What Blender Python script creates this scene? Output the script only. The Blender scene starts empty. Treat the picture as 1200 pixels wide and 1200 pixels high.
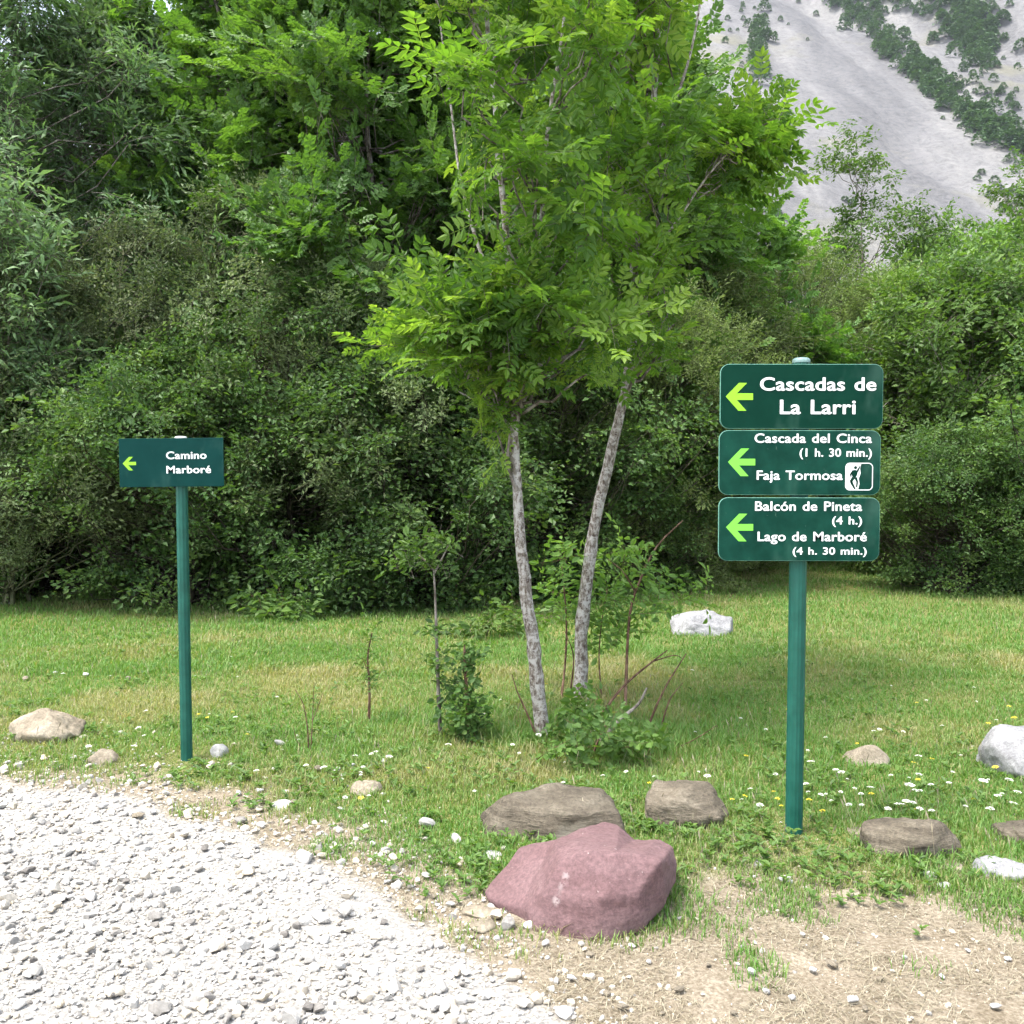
import bpy, bmesh, math, random
import numpy as np
from mathutils import Vector, noise as mnoise

# ------------------------------------------------------------------ camera, sky, sun, exposure
rad = math.radians
scene = bpy.context.scene
COL = scene.collection
CAM_H, FPX, PITCH = 1.55, 1150.0, rad(1.99)
cam = bpy.data.objects.new("camera", bpy.data.cameras.new("camera"))
COL.objects.link(cam)
cam.location = (0, 0, CAM_H)
cam.rotation_euler = (rad(90) - PITCH, 0, 0)
cam.data.sensor_width = 36
cam.data.lens = 36 * FPX / 1200
cam.data.clip_start = 0.05
cam.data.clip_end = 6000
scene.camera = cam

SUN_EL, SUN_AZ = rad(68), rad(-122)          # azimuth from +Y, clockwise: sun high behind thin cloud, from the left
world = bpy.data.worlds.new("World")
scene.world = world
world.use_nodes = True
wn = world.node_tree
sky = wn.nodes.new("ShaderNodeTexSky")
sky.sky_type = 'NISHITA'
sky.sun_disc = False
sky.sun_elevation = SUN_EL
sky.sun_rotation = SUN_AZ
sky.dust_density = 3.5
sky.air_density = 1.0
sky.ozone_density = 0.6
whs = wn.nodes.new("ShaderNodeHueSaturation")
whs.inputs["Saturation"].default_value = 0.55        # thin high cloud: paler than a clear sky
wn.links.new(sky.outputs[0], whs.inputs["Color"])
wn.links.new(whs.outputs[0], wn.nodes["Background"].inputs[0])
wn.nodes["Background"].inputs[1].default_value = 0.15

sd = bpy.data.lights.new("sun", 'SUN')
sd.energy = 1.5
sd.angle = rad(14.0)
sd.color = (1.0, 0.96, 0.88)
sun = bpy.data.objects.new("sun", sd)
COL.objects.link(sun)
sdir = Vector((math.sin(SUN_AZ) * math.cos(SUN_EL), math.cos(SUN_AZ) * math.cos(SUN_EL), math.sin(SUN_EL)))
sun.rotation_euler = sdir.to_track_quat('Z', 'Y').to_euler()

scene.view_settings.view_transform = 'Standard'
scene.view_settings.look = 'None'
scene.view_settings.exposure = 2.0
scene.view_settings.gamma = 1.0
scene.render.engine = 'CYCLES'
cy = scene.cycles
cy.max_bounces = 7
cy.diffuse_bounces = 4
cy.glossy_bounces = 2
cy.transmission_bounces = 5
cy.transparent_max_bounces = 4
cy.use_denoising = True
cy.use_adaptive_sampling = True
cy.adaptive_threshold = 0.02

rng = np.random.default_rng(11)
random.seed(11)

# ------------------------------------------------------------------ pixel <-> world
def at(px, py, Y):
    """point of the ray through photo pixel (1200 px frame) at depth Y along world +Y"""
    u, v = (px - 600) / FPX, (600 - py) / FPX
    c, s = math.cos(PITCH), math.sin(PITCH)
    d = Vector((u, c + v * s, -s + v * c))
    k = Y / d.y
    return Vector((d.x * k, Y, CAM_H + d.z * k))

def gnd(px, py):
    u, v = (px - 600) / FPX, (600 - py) / FPX
    c, s = math.cos(PITCH), math.sin(PITCH)
    d = Vector((u, c + v * s, -s + v * c))
    k = -CAM_H / d.z
    x, y = d.x * k, d.y * k
    return Vector((x, y, float(ground_z(x, y))))

# ------------------------------------------------------------------ numpy noise
def _h(i, j, s):
    n = (i.astype(np.int64) * 374761393 + j.astype(np.int64) * 668265263 + s * 1442695041) & 0x7fffffff
    n = ((n ^ (n >> 13)) * 1274126177) & 0x7fffffff
    n = n ^ (n >> 16)
    return (n & 0xffff) / 65535.0

def vn(x, y, s=0):
    x = np.asarray(x, float); y = np.asarray(y, float)
    i = np.floor(x); j = np.floor(y)
    f = x - i; g = y - j
    f = f * f * (3 - 2 * f); g = g * g * (3 - 2 * g)
    a = _h(i, j, s); b = _h(i + 1, j, s); c = _h(i, j + 1, s); d = _h(i + 1, j + 1, s)
    return (a * (1 - f) + b * f) * (1 - g) + (c * (1 - f) + d * f) * g

def fbm(x, y, s=0, o=4):
    t = 0; a = .5; k = 1.0
    for q in range(o):
        t = t + a * vn(x * k + 13.7 * q, y * k - 7.1 * q, s + q); a *= .5; k *= 2.03
    return t / (1 - .5 ** o)

# edges of the gravel and of the turf: Y of the edge as a function of X
GX = [-12, -6, -2.55, -1.59, -.97, -.48, -.115, .19, .6, 1.5, 4]
GY = [7.2, 6.0, 4.88, 4.52, 4.08, 3.64, 3.20, 2.62, 1.7, 0.0, -4]
TX = [-12, -6, -2.6, -1.7, -1.05, -.62, -.12, .35, .62, .96, 1.42, 1.8, 3, 8]
TY = [7.5, 6.2, 5.05, 4.88, 4.42, 3.92, 3.58, 3.42, 3.50, 3.66, 3.60, 3.42, 3.1, 2.8]

def gravel_d(x, y):      # >0 inside the gravel (metres)
    return np.interp(x, GX, GY) - y + (fbm(x * 2.2, y * 2.2, 5) - .5) * .55

def turf_d(x, y):        # >0 inside the turf
    return y - np.interp(x, TX, TY) + (fbm(x * 2.6, y * 2.6, 9) - .5) * .75

def sstep(a, b, t):
    t = np.clip((t - a) / (b - a), 0, 1)
    return t * t * (3 - 2 * t)

def ground_z(x, y):
    x = np.asarray(x, float); y = np.asarray(y, float)
    near = sstep(60, 20, y)
    z = (fbm(x * .35, y * .35, 1, 3) - .5) * .10 * sstep(2.5, 8, y)
    z = z + (fbm(x * 3, y * 3, 2, 3) - .5) * .025
    z = z + .02 * sstep(-.2, .5, turf_d(x, y))
    return z * near

# ------------------------------------------------------------------ mesh helpers
def mesh_np(name, V, F, mats, tint=None, midx=None, smooth=False, extra=None):
    """V (n,3); F array (m,k) or list of such arrays"""
    Fs = [np.asarray(f) for f in (F if isinstance(F, list) else [F])]
    V = np.asarray(V, dtype=np.float32)
    me = bpy.data.meshes.new(name)
    me.vertices.add(len(V))
    me.vertices.foreach_set("co", V.ravel())
    nl = sum(f.size for f in Fs); npoly = sum(len(f) for f in Fs)
    me.loops.add(nl)
    me.loops.foreach_set("vertex_index", np.concatenate([f.ravel() for f in Fs]).astype(np.int32))
    me.polygons.add(npoly)
    tot = np.concatenate([np.full(len(f), f.shape[1]) for f in Fs])
    st = np.concatenate([[0], np.cumsum(tot)[:-1]])
    me.polygons.foreach_set("loop_start", st.astype(np.int32))
    me.polygons.foreach_set("loop_total", tot.astype(np.int32))
    if midx is not None:
        me.polygons.foreach_set("material_index", midx.astype(np.int32))
    me.polygons.foreach_set("use_smooth", np.full(npoly, smooth))
    for m in (mats if isinstance(mats, (list, tuple)) else [mats]):
        me.materials.append(m)
    if tint is not None:
        a = me.attributes.new("tint", 'FLOAT', 'POINT')
        a.data.foreach_set("value", np.asarray(tint, dtype=np.float32))
    for k, v in (extra or {}).items():
        a = me.attributes.new(k, 'FLOAT', 'POINT')
        a.data.foreach_set("value", np.asarray(v, dtype=np.float32))
    me.update(calc_edges=True)
    return me

def obj(name, me, parent=None, loc=None):
    o = bpy.data.objects.new(name, me)
    COL.objects.link(o)
    if parent: o.parent = parent
    if loc is not None: o.location = loc
    return o

def thing(o, label, cat, group=None):
    o["label"] = label; o["category"] = cat
    if group: o["group"] = group
    return o

def empty(name, loc, label, cat, group=None, rz=0):
    o = bpy.data.objects.new(name, None)
    COL.objects.link(o)
    o.location = loc; o.rotation_euler = (0, 0, rz); o.empty_display_size = .2
    return thing(o, label, cat, group)

def stuff(o, label=None):
    o["kind"] = "stuff"
    if label: o["label"] = label
    return o

def frames(d, up=None):
    """orthonormal frames: column Y = d, Z ~ up"""
    d = d / np.linalg.norm(d, axis=1, keepdims=True)
    if up is None:
        up = np.tile([0, 0, 1.0], (len(d), 1))
    x = np.cross(d, up)
    n = np.linalg.norm(x, axis=1, keepdims=True)
    x = np.where(n < 1e-4, [1.0, 0, 0], x / np.maximum(n, 1e-4))
    z = np.cross(x, d)
    return np.stack([x, d, z], axis=2)

def place(T, TF, P, R, S):
    """instances of template T (k,3) faces TF at P with frames R scale S -> V,F"""
    n, k = len(P), len(T)
    if np.ndim(S) == 0: S = np.full(n, S)
    S = np.asarray(S)
    if S.ndim == 1: S = S[:, None]
    TT = T[None] * S[:, None, :] if S.shape[1] == 3 else T[None] * S[:, :, None]
    V = np.einsum('nij,nkj->nki', R, TT) + P[:, None, :]
    F = (TF[None] + (np.arange(n) * k)[:, None, None]).reshape(-1, TF.shape[1])
    return V.reshape(-1, 3), F

class Bag:
    def __init__(s): s.V = []; s.F = []; s.t = []; s.n = 0
    def add(s, V, F, t=0.5):
        V = np.asarray(V, float)
        s.V.append(V); s.F.append(np.asarray(F) + s.n)
        s.t.append(np.full(len(V), t) if np.ndim(t) == 0 else t); s.n += len(V)
    def get(s): return np.concatenate(s.V), np.concatenate(s.F), np.concatenate(s.t)
    def mesh(s, name, mats, smooth=False):
        V, F, t = s.get()
        return mesh_np(name, V, F, mats, t, smooth=smooth)

def tube(bag, pts, radii, sides=7, t=.5, rough=0.0, cap=True):
    pts = np.asarray(pts, float); n = len(pts)
    d = np.gradient(pts, axis=0)
    R = frames(d + 1e-6, np.tile([0.13, 0.97, 0.2], (n, 1)))
    a = np.linspace(0, 2 * math.pi, sides, endpoint=False)
    ring = np.stack([np.cos(a), np.zeros(sides), np.sin(a)], 1)
    r = np.asarray(radii, float)[:, None, None] * np.ones((n, sides, 1))
    if rough:
        r = r * (1 + rough * (rng.random((n, sides, 1)) - .5))
    V = np.einsum('nij,kj->nki', R, ring) * r + pts[:, None]
    i = np.arange(n - 1)[:, None] * sides; k = np.arange(sides)[None]
    k2 = (k + 1) % sides
    F = np.stack([i + k, i + k2, i + sides + k2, i + sides + k], 2).reshape(-1, 4)
    bag.add(V.reshape(-1, 3), F, t)

def spline(P, n):
    P = np.asarray(P, float)
    m = len(P)
    Q = np.vstack([2 * P[0] - P[1], P, 2 * P[-1] - P[-2]])
    out = []
    for t in np.linspace(0, m - 1 - 1e-6, n):
        i = int(t); f = t - i
        a, b, c, d = Q[i], Q[i + 1], Q[i + 2], Q[i + 3]
        out.append(.5 * ((2 * b) + (c - a) * f + (2 * a - 5 * b + 4 * c - d) * f * f + (3 * b - a - 3 * c + d) * f ** 3))
    return np.array(out)

# ------------------------------------------------------------------ materials
def mat(name):
    m = bpy.data.materials.new(name); m.use_nodes = True
    nt = m.node_tree
    return m, nt, nt.nodes["Principled BSDF"], nt.nodes["Material Output"]

def N(nt, t, **k):
    n = nt.nodes.new(t)
    for a, b in k.items(): setattr(n, a, b)
    return n

def ramp(nt, src, stops, interp='LINEAR'):
    r = N(nt, "ShaderNodeValToRGB")
    r.color_ramp.interpolation = interp
    e = r.color_ramp.elements
    while len(e) < len(stops): e.new(.5)
    for el, (p, c) in zip(e, stops):
        el.position = p; el.color = (*c, 1)
    nt.links.new(src, r.inputs[0])
    return r.outputs[0]

def noise_tex(nt, scale, detail=4, rough=.6, vec=None, stretch=None):
    n = N(nt, "ShaderNodeTexNoise")
    n.inputs["Scale"].default_value = scale
    n.inputs["Detail"].default_value = detail
    n.inputs["Roughness"].default_value = rough
    if vec is None:
        vec = N(nt, "ShaderNodeTexCoord").outputs["Object"]
    if stretch:
        mp = N(nt, "ShaderNodeMapping"); mp.inputs["Scale"].default_value = stretch
        nt.links.new(vec, mp.inputs[0]); vec = mp.outputs[0]
    nt.links.new(vec, n.inputs["Vector"])
    return n.outputs[0]

def mix(nt, f, a, b, mode='MIX'):
    m = N(nt, "ShaderNodeMix", data_type='RGBA', blend_type=mode)
    for s, v in ((0, f), (6, a), (7, b)):
        if hasattr(v, "is_linked"): nt.links.new(v, m.inputs[s])
        elif s == 0: m.inputs[0].default_value = v
        else: m.inputs[s].default_value = (*v, 1)
    return m.outputs[2]

def bump(nt, bs, h, strength=.5, dist=.01):
    b = N(nt, "ShaderNodeBump")
    b.inputs["Strength"].default_value = strength
    b.inputs["Distance"].default_value = dist
    nt.links.new(h, b.inputs["Height"]); nt.links.new(b.outputs[0], bs.inputs["Normal"])

def attr(nt, name):
    return N(nt, "ShaderNodeAttribute", attribute_name=name).outputs["Fac"]

def leaf_mat(name, c0, c1, c2, trans=.38, tcol=None, rough=.5, spec=.3, obvar=.25):
    m, nt, bs, out = mat(name)
    a = attr(nt, "tint")
    oi = N(nt, "ShaderNodeObjectInfo").outputs["Random"]
    col = ramp(nt, a, [(0.0, c0), (.5, c1), (1.0, c2)])
    hv = N(nt, "ShaderNodeHueSaturation")
    mr = N(nt, "ShaderNodeMapRange")
    mr.inputs[3].default_value = 1 - obvar; mr.inputs[4].default_value = 1 + obvar
    nt.links.new(oi, mr.inputs[0]); nt.links.new(mr.outputs[0], hv.inputs["Value"])
    nt.links.new(col, hv.inputs["Color"])
    col = hv.outputs[0]
    nt.links.new(col, bs.inputs["Base Color"])
    bs.inputs["Roughness"].default_value = rough
    bs.inputs["Specular IOR Level"].default_value = spec
    tr = N(nt, "ShaderNodeBsdfTranslucent")
    tc = mix(nt, 1.0, col, tcol or (1.5, 1.6, .55), 'MULTIPLY')
    nt.links.new(tc, tr.inputs[0])
    ms = N(nt, "ShaderNodeMixShader"); ms.inputs[0].default_value = trans
    nt.links.new(bs.outputs[0], ms.inputs[1]); nt.links.new(tr.outputs[0], ms.inputs[2])
    nt.links.new(ms.outputs[0], out.inputs[0])
    return m

def bark_mat(name, dark, mid, pale, sc=22, lich=.6, stretch=(1, 1, .45)):
    m, nt, bs, out = mat(name)
    n1 = noise_tex(nt, sc, 6, .7, stretch=stretch)
    n2 = noise_tex(nt, sc * .30, 6, .7, stretch=(1, 1, 1.5))
    c = ramp(nt, n1, [(.38, dark), (.5, mid), (.62, pale)])
    f = ramp(nt, n2, [(lich - .04, (0, 0, 0)), (lich + .04, (1, 1, 1))])
    c = mix(nt, f, c, pale)
    nt.links.new(c, bs.inputs["Base Color"])
    bs.inputs["Roughness"].default_value = .9
    bs.inputs["Specular IOR Level"].default_value = .2
    bump(nt, bs, n1, .9, .008)
    return m

def stone_mat(name, c0, c1, c2, sc=8, strata=None, rough=.85, bstr=.6, spots=None):
    m, nt, bs, out = mat(name)
    n1 = noise_tex(nt, sc, 8, .65, stretch=strata)
    n2 = noise_tex(nt, max(70, sc * 8), 6, .75)
    n3 = noise_tex(nt, sc * .5, 3, .5)
    c = ramp(nt, n1, [(.3, c0), (.5, c1), (.72, c2)])
    g = ramp(nt, n2, [(.35, (.66, .66, .66)), (.65, (1.2, 1.2, 1.2))])
    c = mix(nt, 1.0, c, g, 'MULTIPLY')
    if spots:
        f = ramp(nt, n3, [(.60, (0, 0, 0)), (.68, (1, 1, 1))])
        c = mix(nt, f, c, spots)
    oi = N(nt, "ShaderNodeObjectInfo").outputs["Random"]
    hv = N(nt, "ShaderNodeHueSaturation")
    mr = N(nt, "ShaderNodeMapRange"); mr.inputs[3].default_value = .85; mr.inputs[4].default_value = 1.1
    nt.links.new(oi, mr.inputs[0]); nt.links.new(mr.outputs[0], hv.inputs["Value"]); nt.links.new(c, hv.inputs["Color"])
    nt.links.new(hv.outputs[0], bs.inputs["Base Color"])
    bs.inputs["Roughness"].default_value = rough
    bs.inputs["Specular IOR Level"].default_value = .3
    mx = N(nt, "ShaderNodeMath", operation='ADD'); nt.links.new(n1, mx.inputs[0])
    ml = N(nt, "ShaderNodeMath", operation='MULTIPLY'); ml.inputs[1].default_value = .35
    nt.links.new(n2, ml.inputs[0]); nt.links.new(ml.outputs[0], mx.inputs[1])
    bump(nt, bs, mx.outputs[0], bstr, .03)
    return m

M = {}
M['ash'] = leaf_mat('ash_leaf', (.060, .14, .028), (.135, .265, .042), (.27, .40, .075), trans=.5)
M['ash_far'] = leaf_mat('far_ash_leaf', (.055, .12, .033), (.095, .195, .042), (.17, .29, .06), trans=.4)
M['hazel'] = leaf_mat('dark_shrub_leaf', (.042, .095, .028), (.078, .15, .04), (.155, .235, .065), trans=.34)
M['olive'] = leaf_mat('olive_shrub_leaf', (.075, .115, .045), (.125, .175, .075), (.20, .245, .115), trans=.26, tcol=(1.3, 1.35, .7))
M['willow'] = leaf_mat('willow_leaf', (.07, .135, .06), (.12, .20, .085), (.20, .30, .14), trans=.36, tcol=(1.3, 1.45, .7))
M['sallow'] = leaf_mat('sallow_leaf', (.10, .155, .045), (.16, .225, .07), (.24, .31, .115), trans=.3, tcol=(1.3, 1.4, .6))
M['mid'] = leaf_mat('bright_shrub_leaf', (.055, .115, .03), (.095, .18, .04), (.16, .26, .06), trans=.35)
M['grass'] = leaf_mat('grass_blade', (.34, .30, .165), (.155, .24, .065), (.10, .225, .048), trans=.35, obvar=0, rough=.5)
M['straw'] = leaf_mat('straw_blade', (.17, .145, .10), (.30, .262, .18), (.43, .395, .30), trans=.2, obvar=0, tcol=(1, 1, .8))
M['farwood'] = leaf_mat('far_pine_needles', (.04, .085, .04), (.06, .12, .05), (.09, .16, .06), trans=.15, obvar=.2)
M['bark_ash'] = bark_mat('ash_bark', (.07, .05, .04), (.20, .175, .15), (.40, .385, .36), 55, .55)
M['bark_grey'] = bark_mat('grey_bark', (.06, .05, .04), (.14, .12, .10), (.27, .25, .22), 18, .62)
M['bark_brown'] = bark_mat('brown_twig_bark', (.05, .03, .02), (.12, .07, .045), (.20, .13, .09), 30, .68)
M['bark_dark'] = bark_mat('dark_stem_bark', (.02, .017, .012), (.05, .042, .03), (.10, .09, .07), 18, .7)
M['bark_green'] = bark_mat('green_stem_bark', (.05, .06, .03), (.09, .10, .05), (.15, .15, .09), 18, .7)
M['bark_dead'] = bark_mat('dead_wood', (.12, .10, .08), (.24, .21, .18), (.38, .35, .31), 30, .62)
M['red'] = stone_mat('red_sandstone', (.128, .073, .075), (.162, .098, .101), (.20, .13, .132), 2.2, strata=(1, 1, 3.5), bstr=.4)
nt = M['red'].node_tree; bs = nt.nodes["Principled BSDF"]
src = bs.inputs["Base Color"].links[0].from_socket
sp = ramp(nt, noise_tex(nt, 38, 3, .6), [(.70, (0, 0, 0)), (.74, (1, 1, 1))])
c = mix(nt, sp, src, (.30, .24, .23))
mk = N(nt, "ShaderNodeMath", operation='MULTIPLY')
nt.links.new(attr(nt, "mark"), mk.inputs[0])
nt.links.new(ramp(nt, noise_tex(nt, 60, 4, .7), [(.42, (0, 0, 0)), (.52, (1, 1, 1))]), mk.inputs[1])
nt.links.new(mix(nt, mk.outputs[0], c, (.50, .45, .44)), bs.inputs["Base Color"])
M['brown'] = stone_mat('brown_layered_stone', (.06, .05, .036), (.145, .122, .09), (.26, .228, .172), 4, strata=(1, 1, 7), bstr=1.0, spots=(.27, .255, .21))
M['tan'] = stone_mat('tan_stone', (.15, .125, .09), (.26, .222, .165), (.37, .33, .26), 7, bstr=.6)
M['pebble'] = stone_mat('pale_pebble_stone', (.28, .275, .265), (.42, .415, .40), (.56, .555, .54), 1.5, bstr=.3)
M['white'] = stone_mat('white_limestone', (.16, .16, .165), (.27, .27, .275), (.40, .40, .40), 6, bstr=.6)

# gravel stones: colour by tint
m, nt, bs, out = mat('gravel_stone'); M['gravel'] = m
c = ramp(nt, attr(nt, "tint"), [(0, (.14, .13, .12)), (.12, (.24, .23, .215)), (.45, (.385, .375, .355)), (.75, (.50, .49, .465)), (.9, (.44, .385, .30)), (1, (.58, .57, .54))])
g = ramp(nt, noise_tex(nt, 90, 4, .7), [(.35, (.78, .77, .75)), (.65, (1.08, 1.08, 1.08))])
nt.links.new(mix(nt, 1, c, g, 'MULTIPLY'), bs.inputs["Base Color"])
bs.inputs["Roughness"].default_value = .85
bump(nt, bs, noise_tex(nt, 160, 4, .7), .5, .003)

# ground
m, nt, bs, out = mat('ground_soil'); M['ground'] = m
co = N(nt, "ShaderNodeTexCoord").outputs["Object"]
fine = noise_tex(nt, 70, 6, .75, co)
midn = noise_tex(nt, 6, 5, .6, co)
big = noise_tex(nt, .8, 4, .6, co)
dirt = ramp(nt, fine, [(.36, (.14, .117, .088)), (.5, (.238, .208, .163)), (.64, (.35, .315, .26))])
dirt2 = ramp(nt, midn, [(.3, (.75, .7, .62)), (.7, (1.2, 1.17, 1.12))])
dirt = mix(nt, 1, dirt, dirt2, 'MULTIPLY')
grav = ramp(nt, fine, [(.36, (.19, .18, .165)), (.5, (.31, .30, .28)), (.64, (.45, .44, .42))])
turf = ramp(nt, fine, [(.36, (.05, .08, .022)), (.5, (.11, .145, .04)), (.64, (.25, .225, .13))])
tb = ramp(nt, big, [(.35, (1, 1, 1)), (.68, (1.35, 1.12, 1.0))])
turf = mix(nt, 1, turf, tb, 'MULTIPLY')
c = mix(nt, attr(nt, "turf"), dirt, turf)
c = mix(nt, attr(nt, "grav"), c, grav)
nt.links.new(c, bs.inputs["Base Color"])
bs.inputs["Roughness"].default_value = .95
bs.inputs["Specular IOR Level"].default_value = .15
bump(nt, bs, fine, .8, .012)

# mountain
m, nt, bs, out = mat('scree'); M['mountain'] = m
co = N(nt, "ShaderNodeTexCoord").outputs["Object"]
st = noise_tex(nt, .03, 7, .62, co, stretch=(1, .16, .16))
fi = noise_tex(nt, .28, 6, .75, co)
pt = noise_tex(nt, .012, 5, .6, co)
c = ramp(nt, st, [(.36, (.112, .112, .116)), (.5, (.150, .149, .152)), (.62, (.192, .19, .188))])
g = ramp(nt, fi, [(.34, (.74, .74, .74)), (.5, (1, 1, 1)), (.66, (1.16, 1.15, 1.13))])
c = mix(nt, 1, c, g, 'MULTIPLY')
veg = ramp(nt, fi, [(.4, (.07, .10, .05)), (.6, (.15, .17, .09)), (.75, (.27, .265, .23))])
c = mix(nt, attr(nt, "veg"), c, veg)
f = ramp(nt, pt, [(.56, (0, 0, 0)), (.66, (.6, .6, .6))])
c = mix(nt, f, c, (.17, .165, .115))
nt.links.new(c, bs.inputs["Base Color"])
bs.inputs["Roughness"].default_value = .95
bs.inputs["Specular IOR Level"].default_value = .1
bump(nt, bs, fi, .7, 2.0)

def paint(name, col, rough=.45, var=.12, spec=.5, sc=9):
    m, nt, bs, out = mat(name)
    n = noise_tex(nt, sc, 5, .6)
    a = tuple(v * (1 - var) for v in col); b = tuple(min(1, v * (1 + var) + var * .012) for v in col)
    nt.links.new(ramp(nt, n, [(.35, a), (.65, b)]), bs.inputs["Base Color"])
    nt.links.new(ramp(nt, n, [(.3, (rough * .8,) * 3), (.7, (min(1, rough * 1.3),) * 3)]), bs.inputs["Roughness"])
    bs.inputs["Specular IOR Level"].default_value = spec
    return m
M['panel_dark'] = paint('dark_green_enamel', (.001, .030, .018), .5, .10, spec=.07)
M['panel_worn'] = paint('weathered_green_enamel', (.002, .040, .026), .55, .28, spec=.09)
M['panel_small'] = paint('blue_green_enamel', (.002, .034, .030), .5, .10, spec=.07)
for k_, dens in (('panel_worn', .68), ('panel_dark', .73), ('panel_small', .72)):
    nt = M[k_].node_tree; bs = nt.nodes["Principled BSDF"]
    src = bs.inputs["Base Color"].links[0].from_socket
    f1 = ramp(nt, noise_tex(nt, 55, 4, .75, stretch=(1, 1, .35)), [(dens, (0, 0, 0)), (dens + .06, (.5, .5, .5))])
    f2 = ramp(nt, noise_tex(nt, 5, 4, .6, stretch=(1, 1, .5)), [(.56, (0, 0, 0)), (.72, (.16, .16, .16))])
    c = mix(nt, f2, src, (.12, .22, .18))
    nt.links.new(mix(nt, f1, c, (.16, .24, .20)), bs.inputs["Base Color"])
M['panel_edge'] = paint('sunlit_green_edge', (.10, .26, .20), .45, .2)  # panel rim: sun glint on the edge put into a paler green
M['post'] = paint('green_post_paint', (.008, .080, .058), .45, .16, sc=14, spec=.3)
M['cap'] = paint('grey_green_cap', (.13, .21, .20), .5, .2)
M['cap_pale'] = paint('pale_grey_cap', (.5, .52, .52), .5, .1)
M['white_ink'] = paint('white_lettering', (.84, .87, .86), .5, .04)
M['lime'] = paint('yellow_green_marking', (.24, .58, .015), .5, .03)
M['lime2'] = paint('light_green_marking', (.16, .58, .05), .5, .03)
M['petal'] = paint('white_petal', (.75, .75, .68), .7, .08)
M['yellow'] = paint('yellow_petal', (.75, .58, .03), .7, .08)
M['stem'] = paint('green_stem', (.10, .18, .04), .7, .1)

# ------------------------------------------------------------------ ground sheet
def grid_lines(a, b, fine, lo, hi, coarse_n):
    c = list(np.arange(lo, hi, fine))
    left = lo - np.geomspace(fine, lo - a, coarse_n)
    right = hi + np.geomspace(fine, b - hi, coarse_n)
    return np.array(sorted(left) + c + list(right))
gx = grid_lines(-2500, 2500, .035, -5, 4.5, 60)
gy = grid_lines(-400, 3500, .035, 1.2, 8.5, 70)
X, Y = np.meshgrid(gx, gy)
Z = ground_z(X, Y)
nx, ny = len(gx), len(gy)
idx = np.arange(nx * ny).reshape(ny, nx)
F = np.stack([idx[:-1, :-1], idx[:-1, 1:], idx[1:, 1:], idx[1:, :-1]], 2).reshape(-1, 4)
gm = sstep(-.06, .10, gravel_d(X, Y)).ravel()
tm = sstep(-.05, .30, turf_d(X, Y)).ravel()
o = obj("ground", mesh_np("ground", np.stack([X.ravel(), Y.ravel(), Z.ravel()], 1), F, M['ground'], smooth=True,
        extra={"grav": gm, "turf": tm}))
o["kind"] = "structure"

# ------------------------------------------------------------------ mountain
def mtn_z(x, y):
    x = np.asarray(x, float); y = np.asarray(y, float)
    w = x + 50 * (fbm(x * .004, y * .004, 31, 3) - .5)
    z = .70 * (y - 230)
    z = z + 26 * (fbm(w * .010, y * .0022, 33, 4) - .5) + 9 * (fbm(w * .05, y * .02, 35, 4) - .5) + 3.0 * (fbm(x * .2, y * .2, 36, 3) - .5)
    # the gully bounding the scree on its right, with the wooded rib beyond it
    rib = x - (470 - (y - 380) * .62)
    z = z + 20 * sstep(-25, 40, rib) - 10 * np.exp(-(rib + 25) ** 2 / 900)
    cap = np.interp(x, [-900, -330, -180, -60, 60, 300, 900], [90, 110, 190, 330, 520, 640, 640])
    k = 25.0
    z = -k * np.log(np.exp(-np.clip(z, -50, 900) / k) + np.exp(-cap / k))
    return z
mx_ = np.linspace(-900, 1100, 500); my_ = np.linspace(205, 1250, 340)
X, Y = np.meshgrid(mx_, my_)
Z = mtn_z(X, Y)
def rib_f(x, y):
    return x - (470 - (y - 380) * .62)
VEG = sstep(5, 35, rib_f(X, Y) + 60 * (fbm(X * .02, Y * .02, 41) - .5)) * sstep(.42, .60, fbm(X * .022, Y * .022, 43))
idx = np.arange(X.size).reshape(X.shape)
F = np.stack([idx[:-1, :-1], idx[:-1, 1:], idx[1:, 1:], idx[1:, :-1]], 2).reshape(-1, 4)
o = obj("mountain", mesh_np("mountain", np.stack([X.ravel(), Y.ravel(), Z.ravel()], 1), F, M['mountain'], smooth=True, extra={"veg": VEG.ravel()}))
o["kind"] = "structure"

def on_mtn(px, py):
    """march the ray of a photo pixel to the mountain"""
    ys = np.linspace(240, 1240, 1500)
    a = at(px, py, 100.0); k = ys / 100.0
    xs = a.x * k; zs = CAM_H + (a.z - CAM_H) * k
    hit = np.nonzero(mtn_z(xs, ys) > zs)[0]
    if len(hit) == 0: return None
    i = hit[0]
    return Vector((xs[i], ys[i], float(mtn_z(xs[i], ys[i]))))

# ------------------------------------------------------------------ leaf templates
LEAF4 = (np.array([[0, 0, 0], [.5, .45, .10], [0, 1, -.12], [-.5, .45, .10]], float), np.array([[0, 1, 2, 3]]))
def leaf4(w):
    T = LEAF4[0].copy(); T[:, 0] *= w * 1.0
    return T, LEAF4[1]
def leaf6(w):
    return (np.array([[0, 0, 0], [.42 * w, .28, .07], [.46 * w, .62, .05], [0, 1, -.14], [-.46 * w, .62, .05], [-.42 * w, .28, .07]], float),
            np.array([[0, 1, 2, 3], [0, 3, 4, 5]]))

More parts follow.
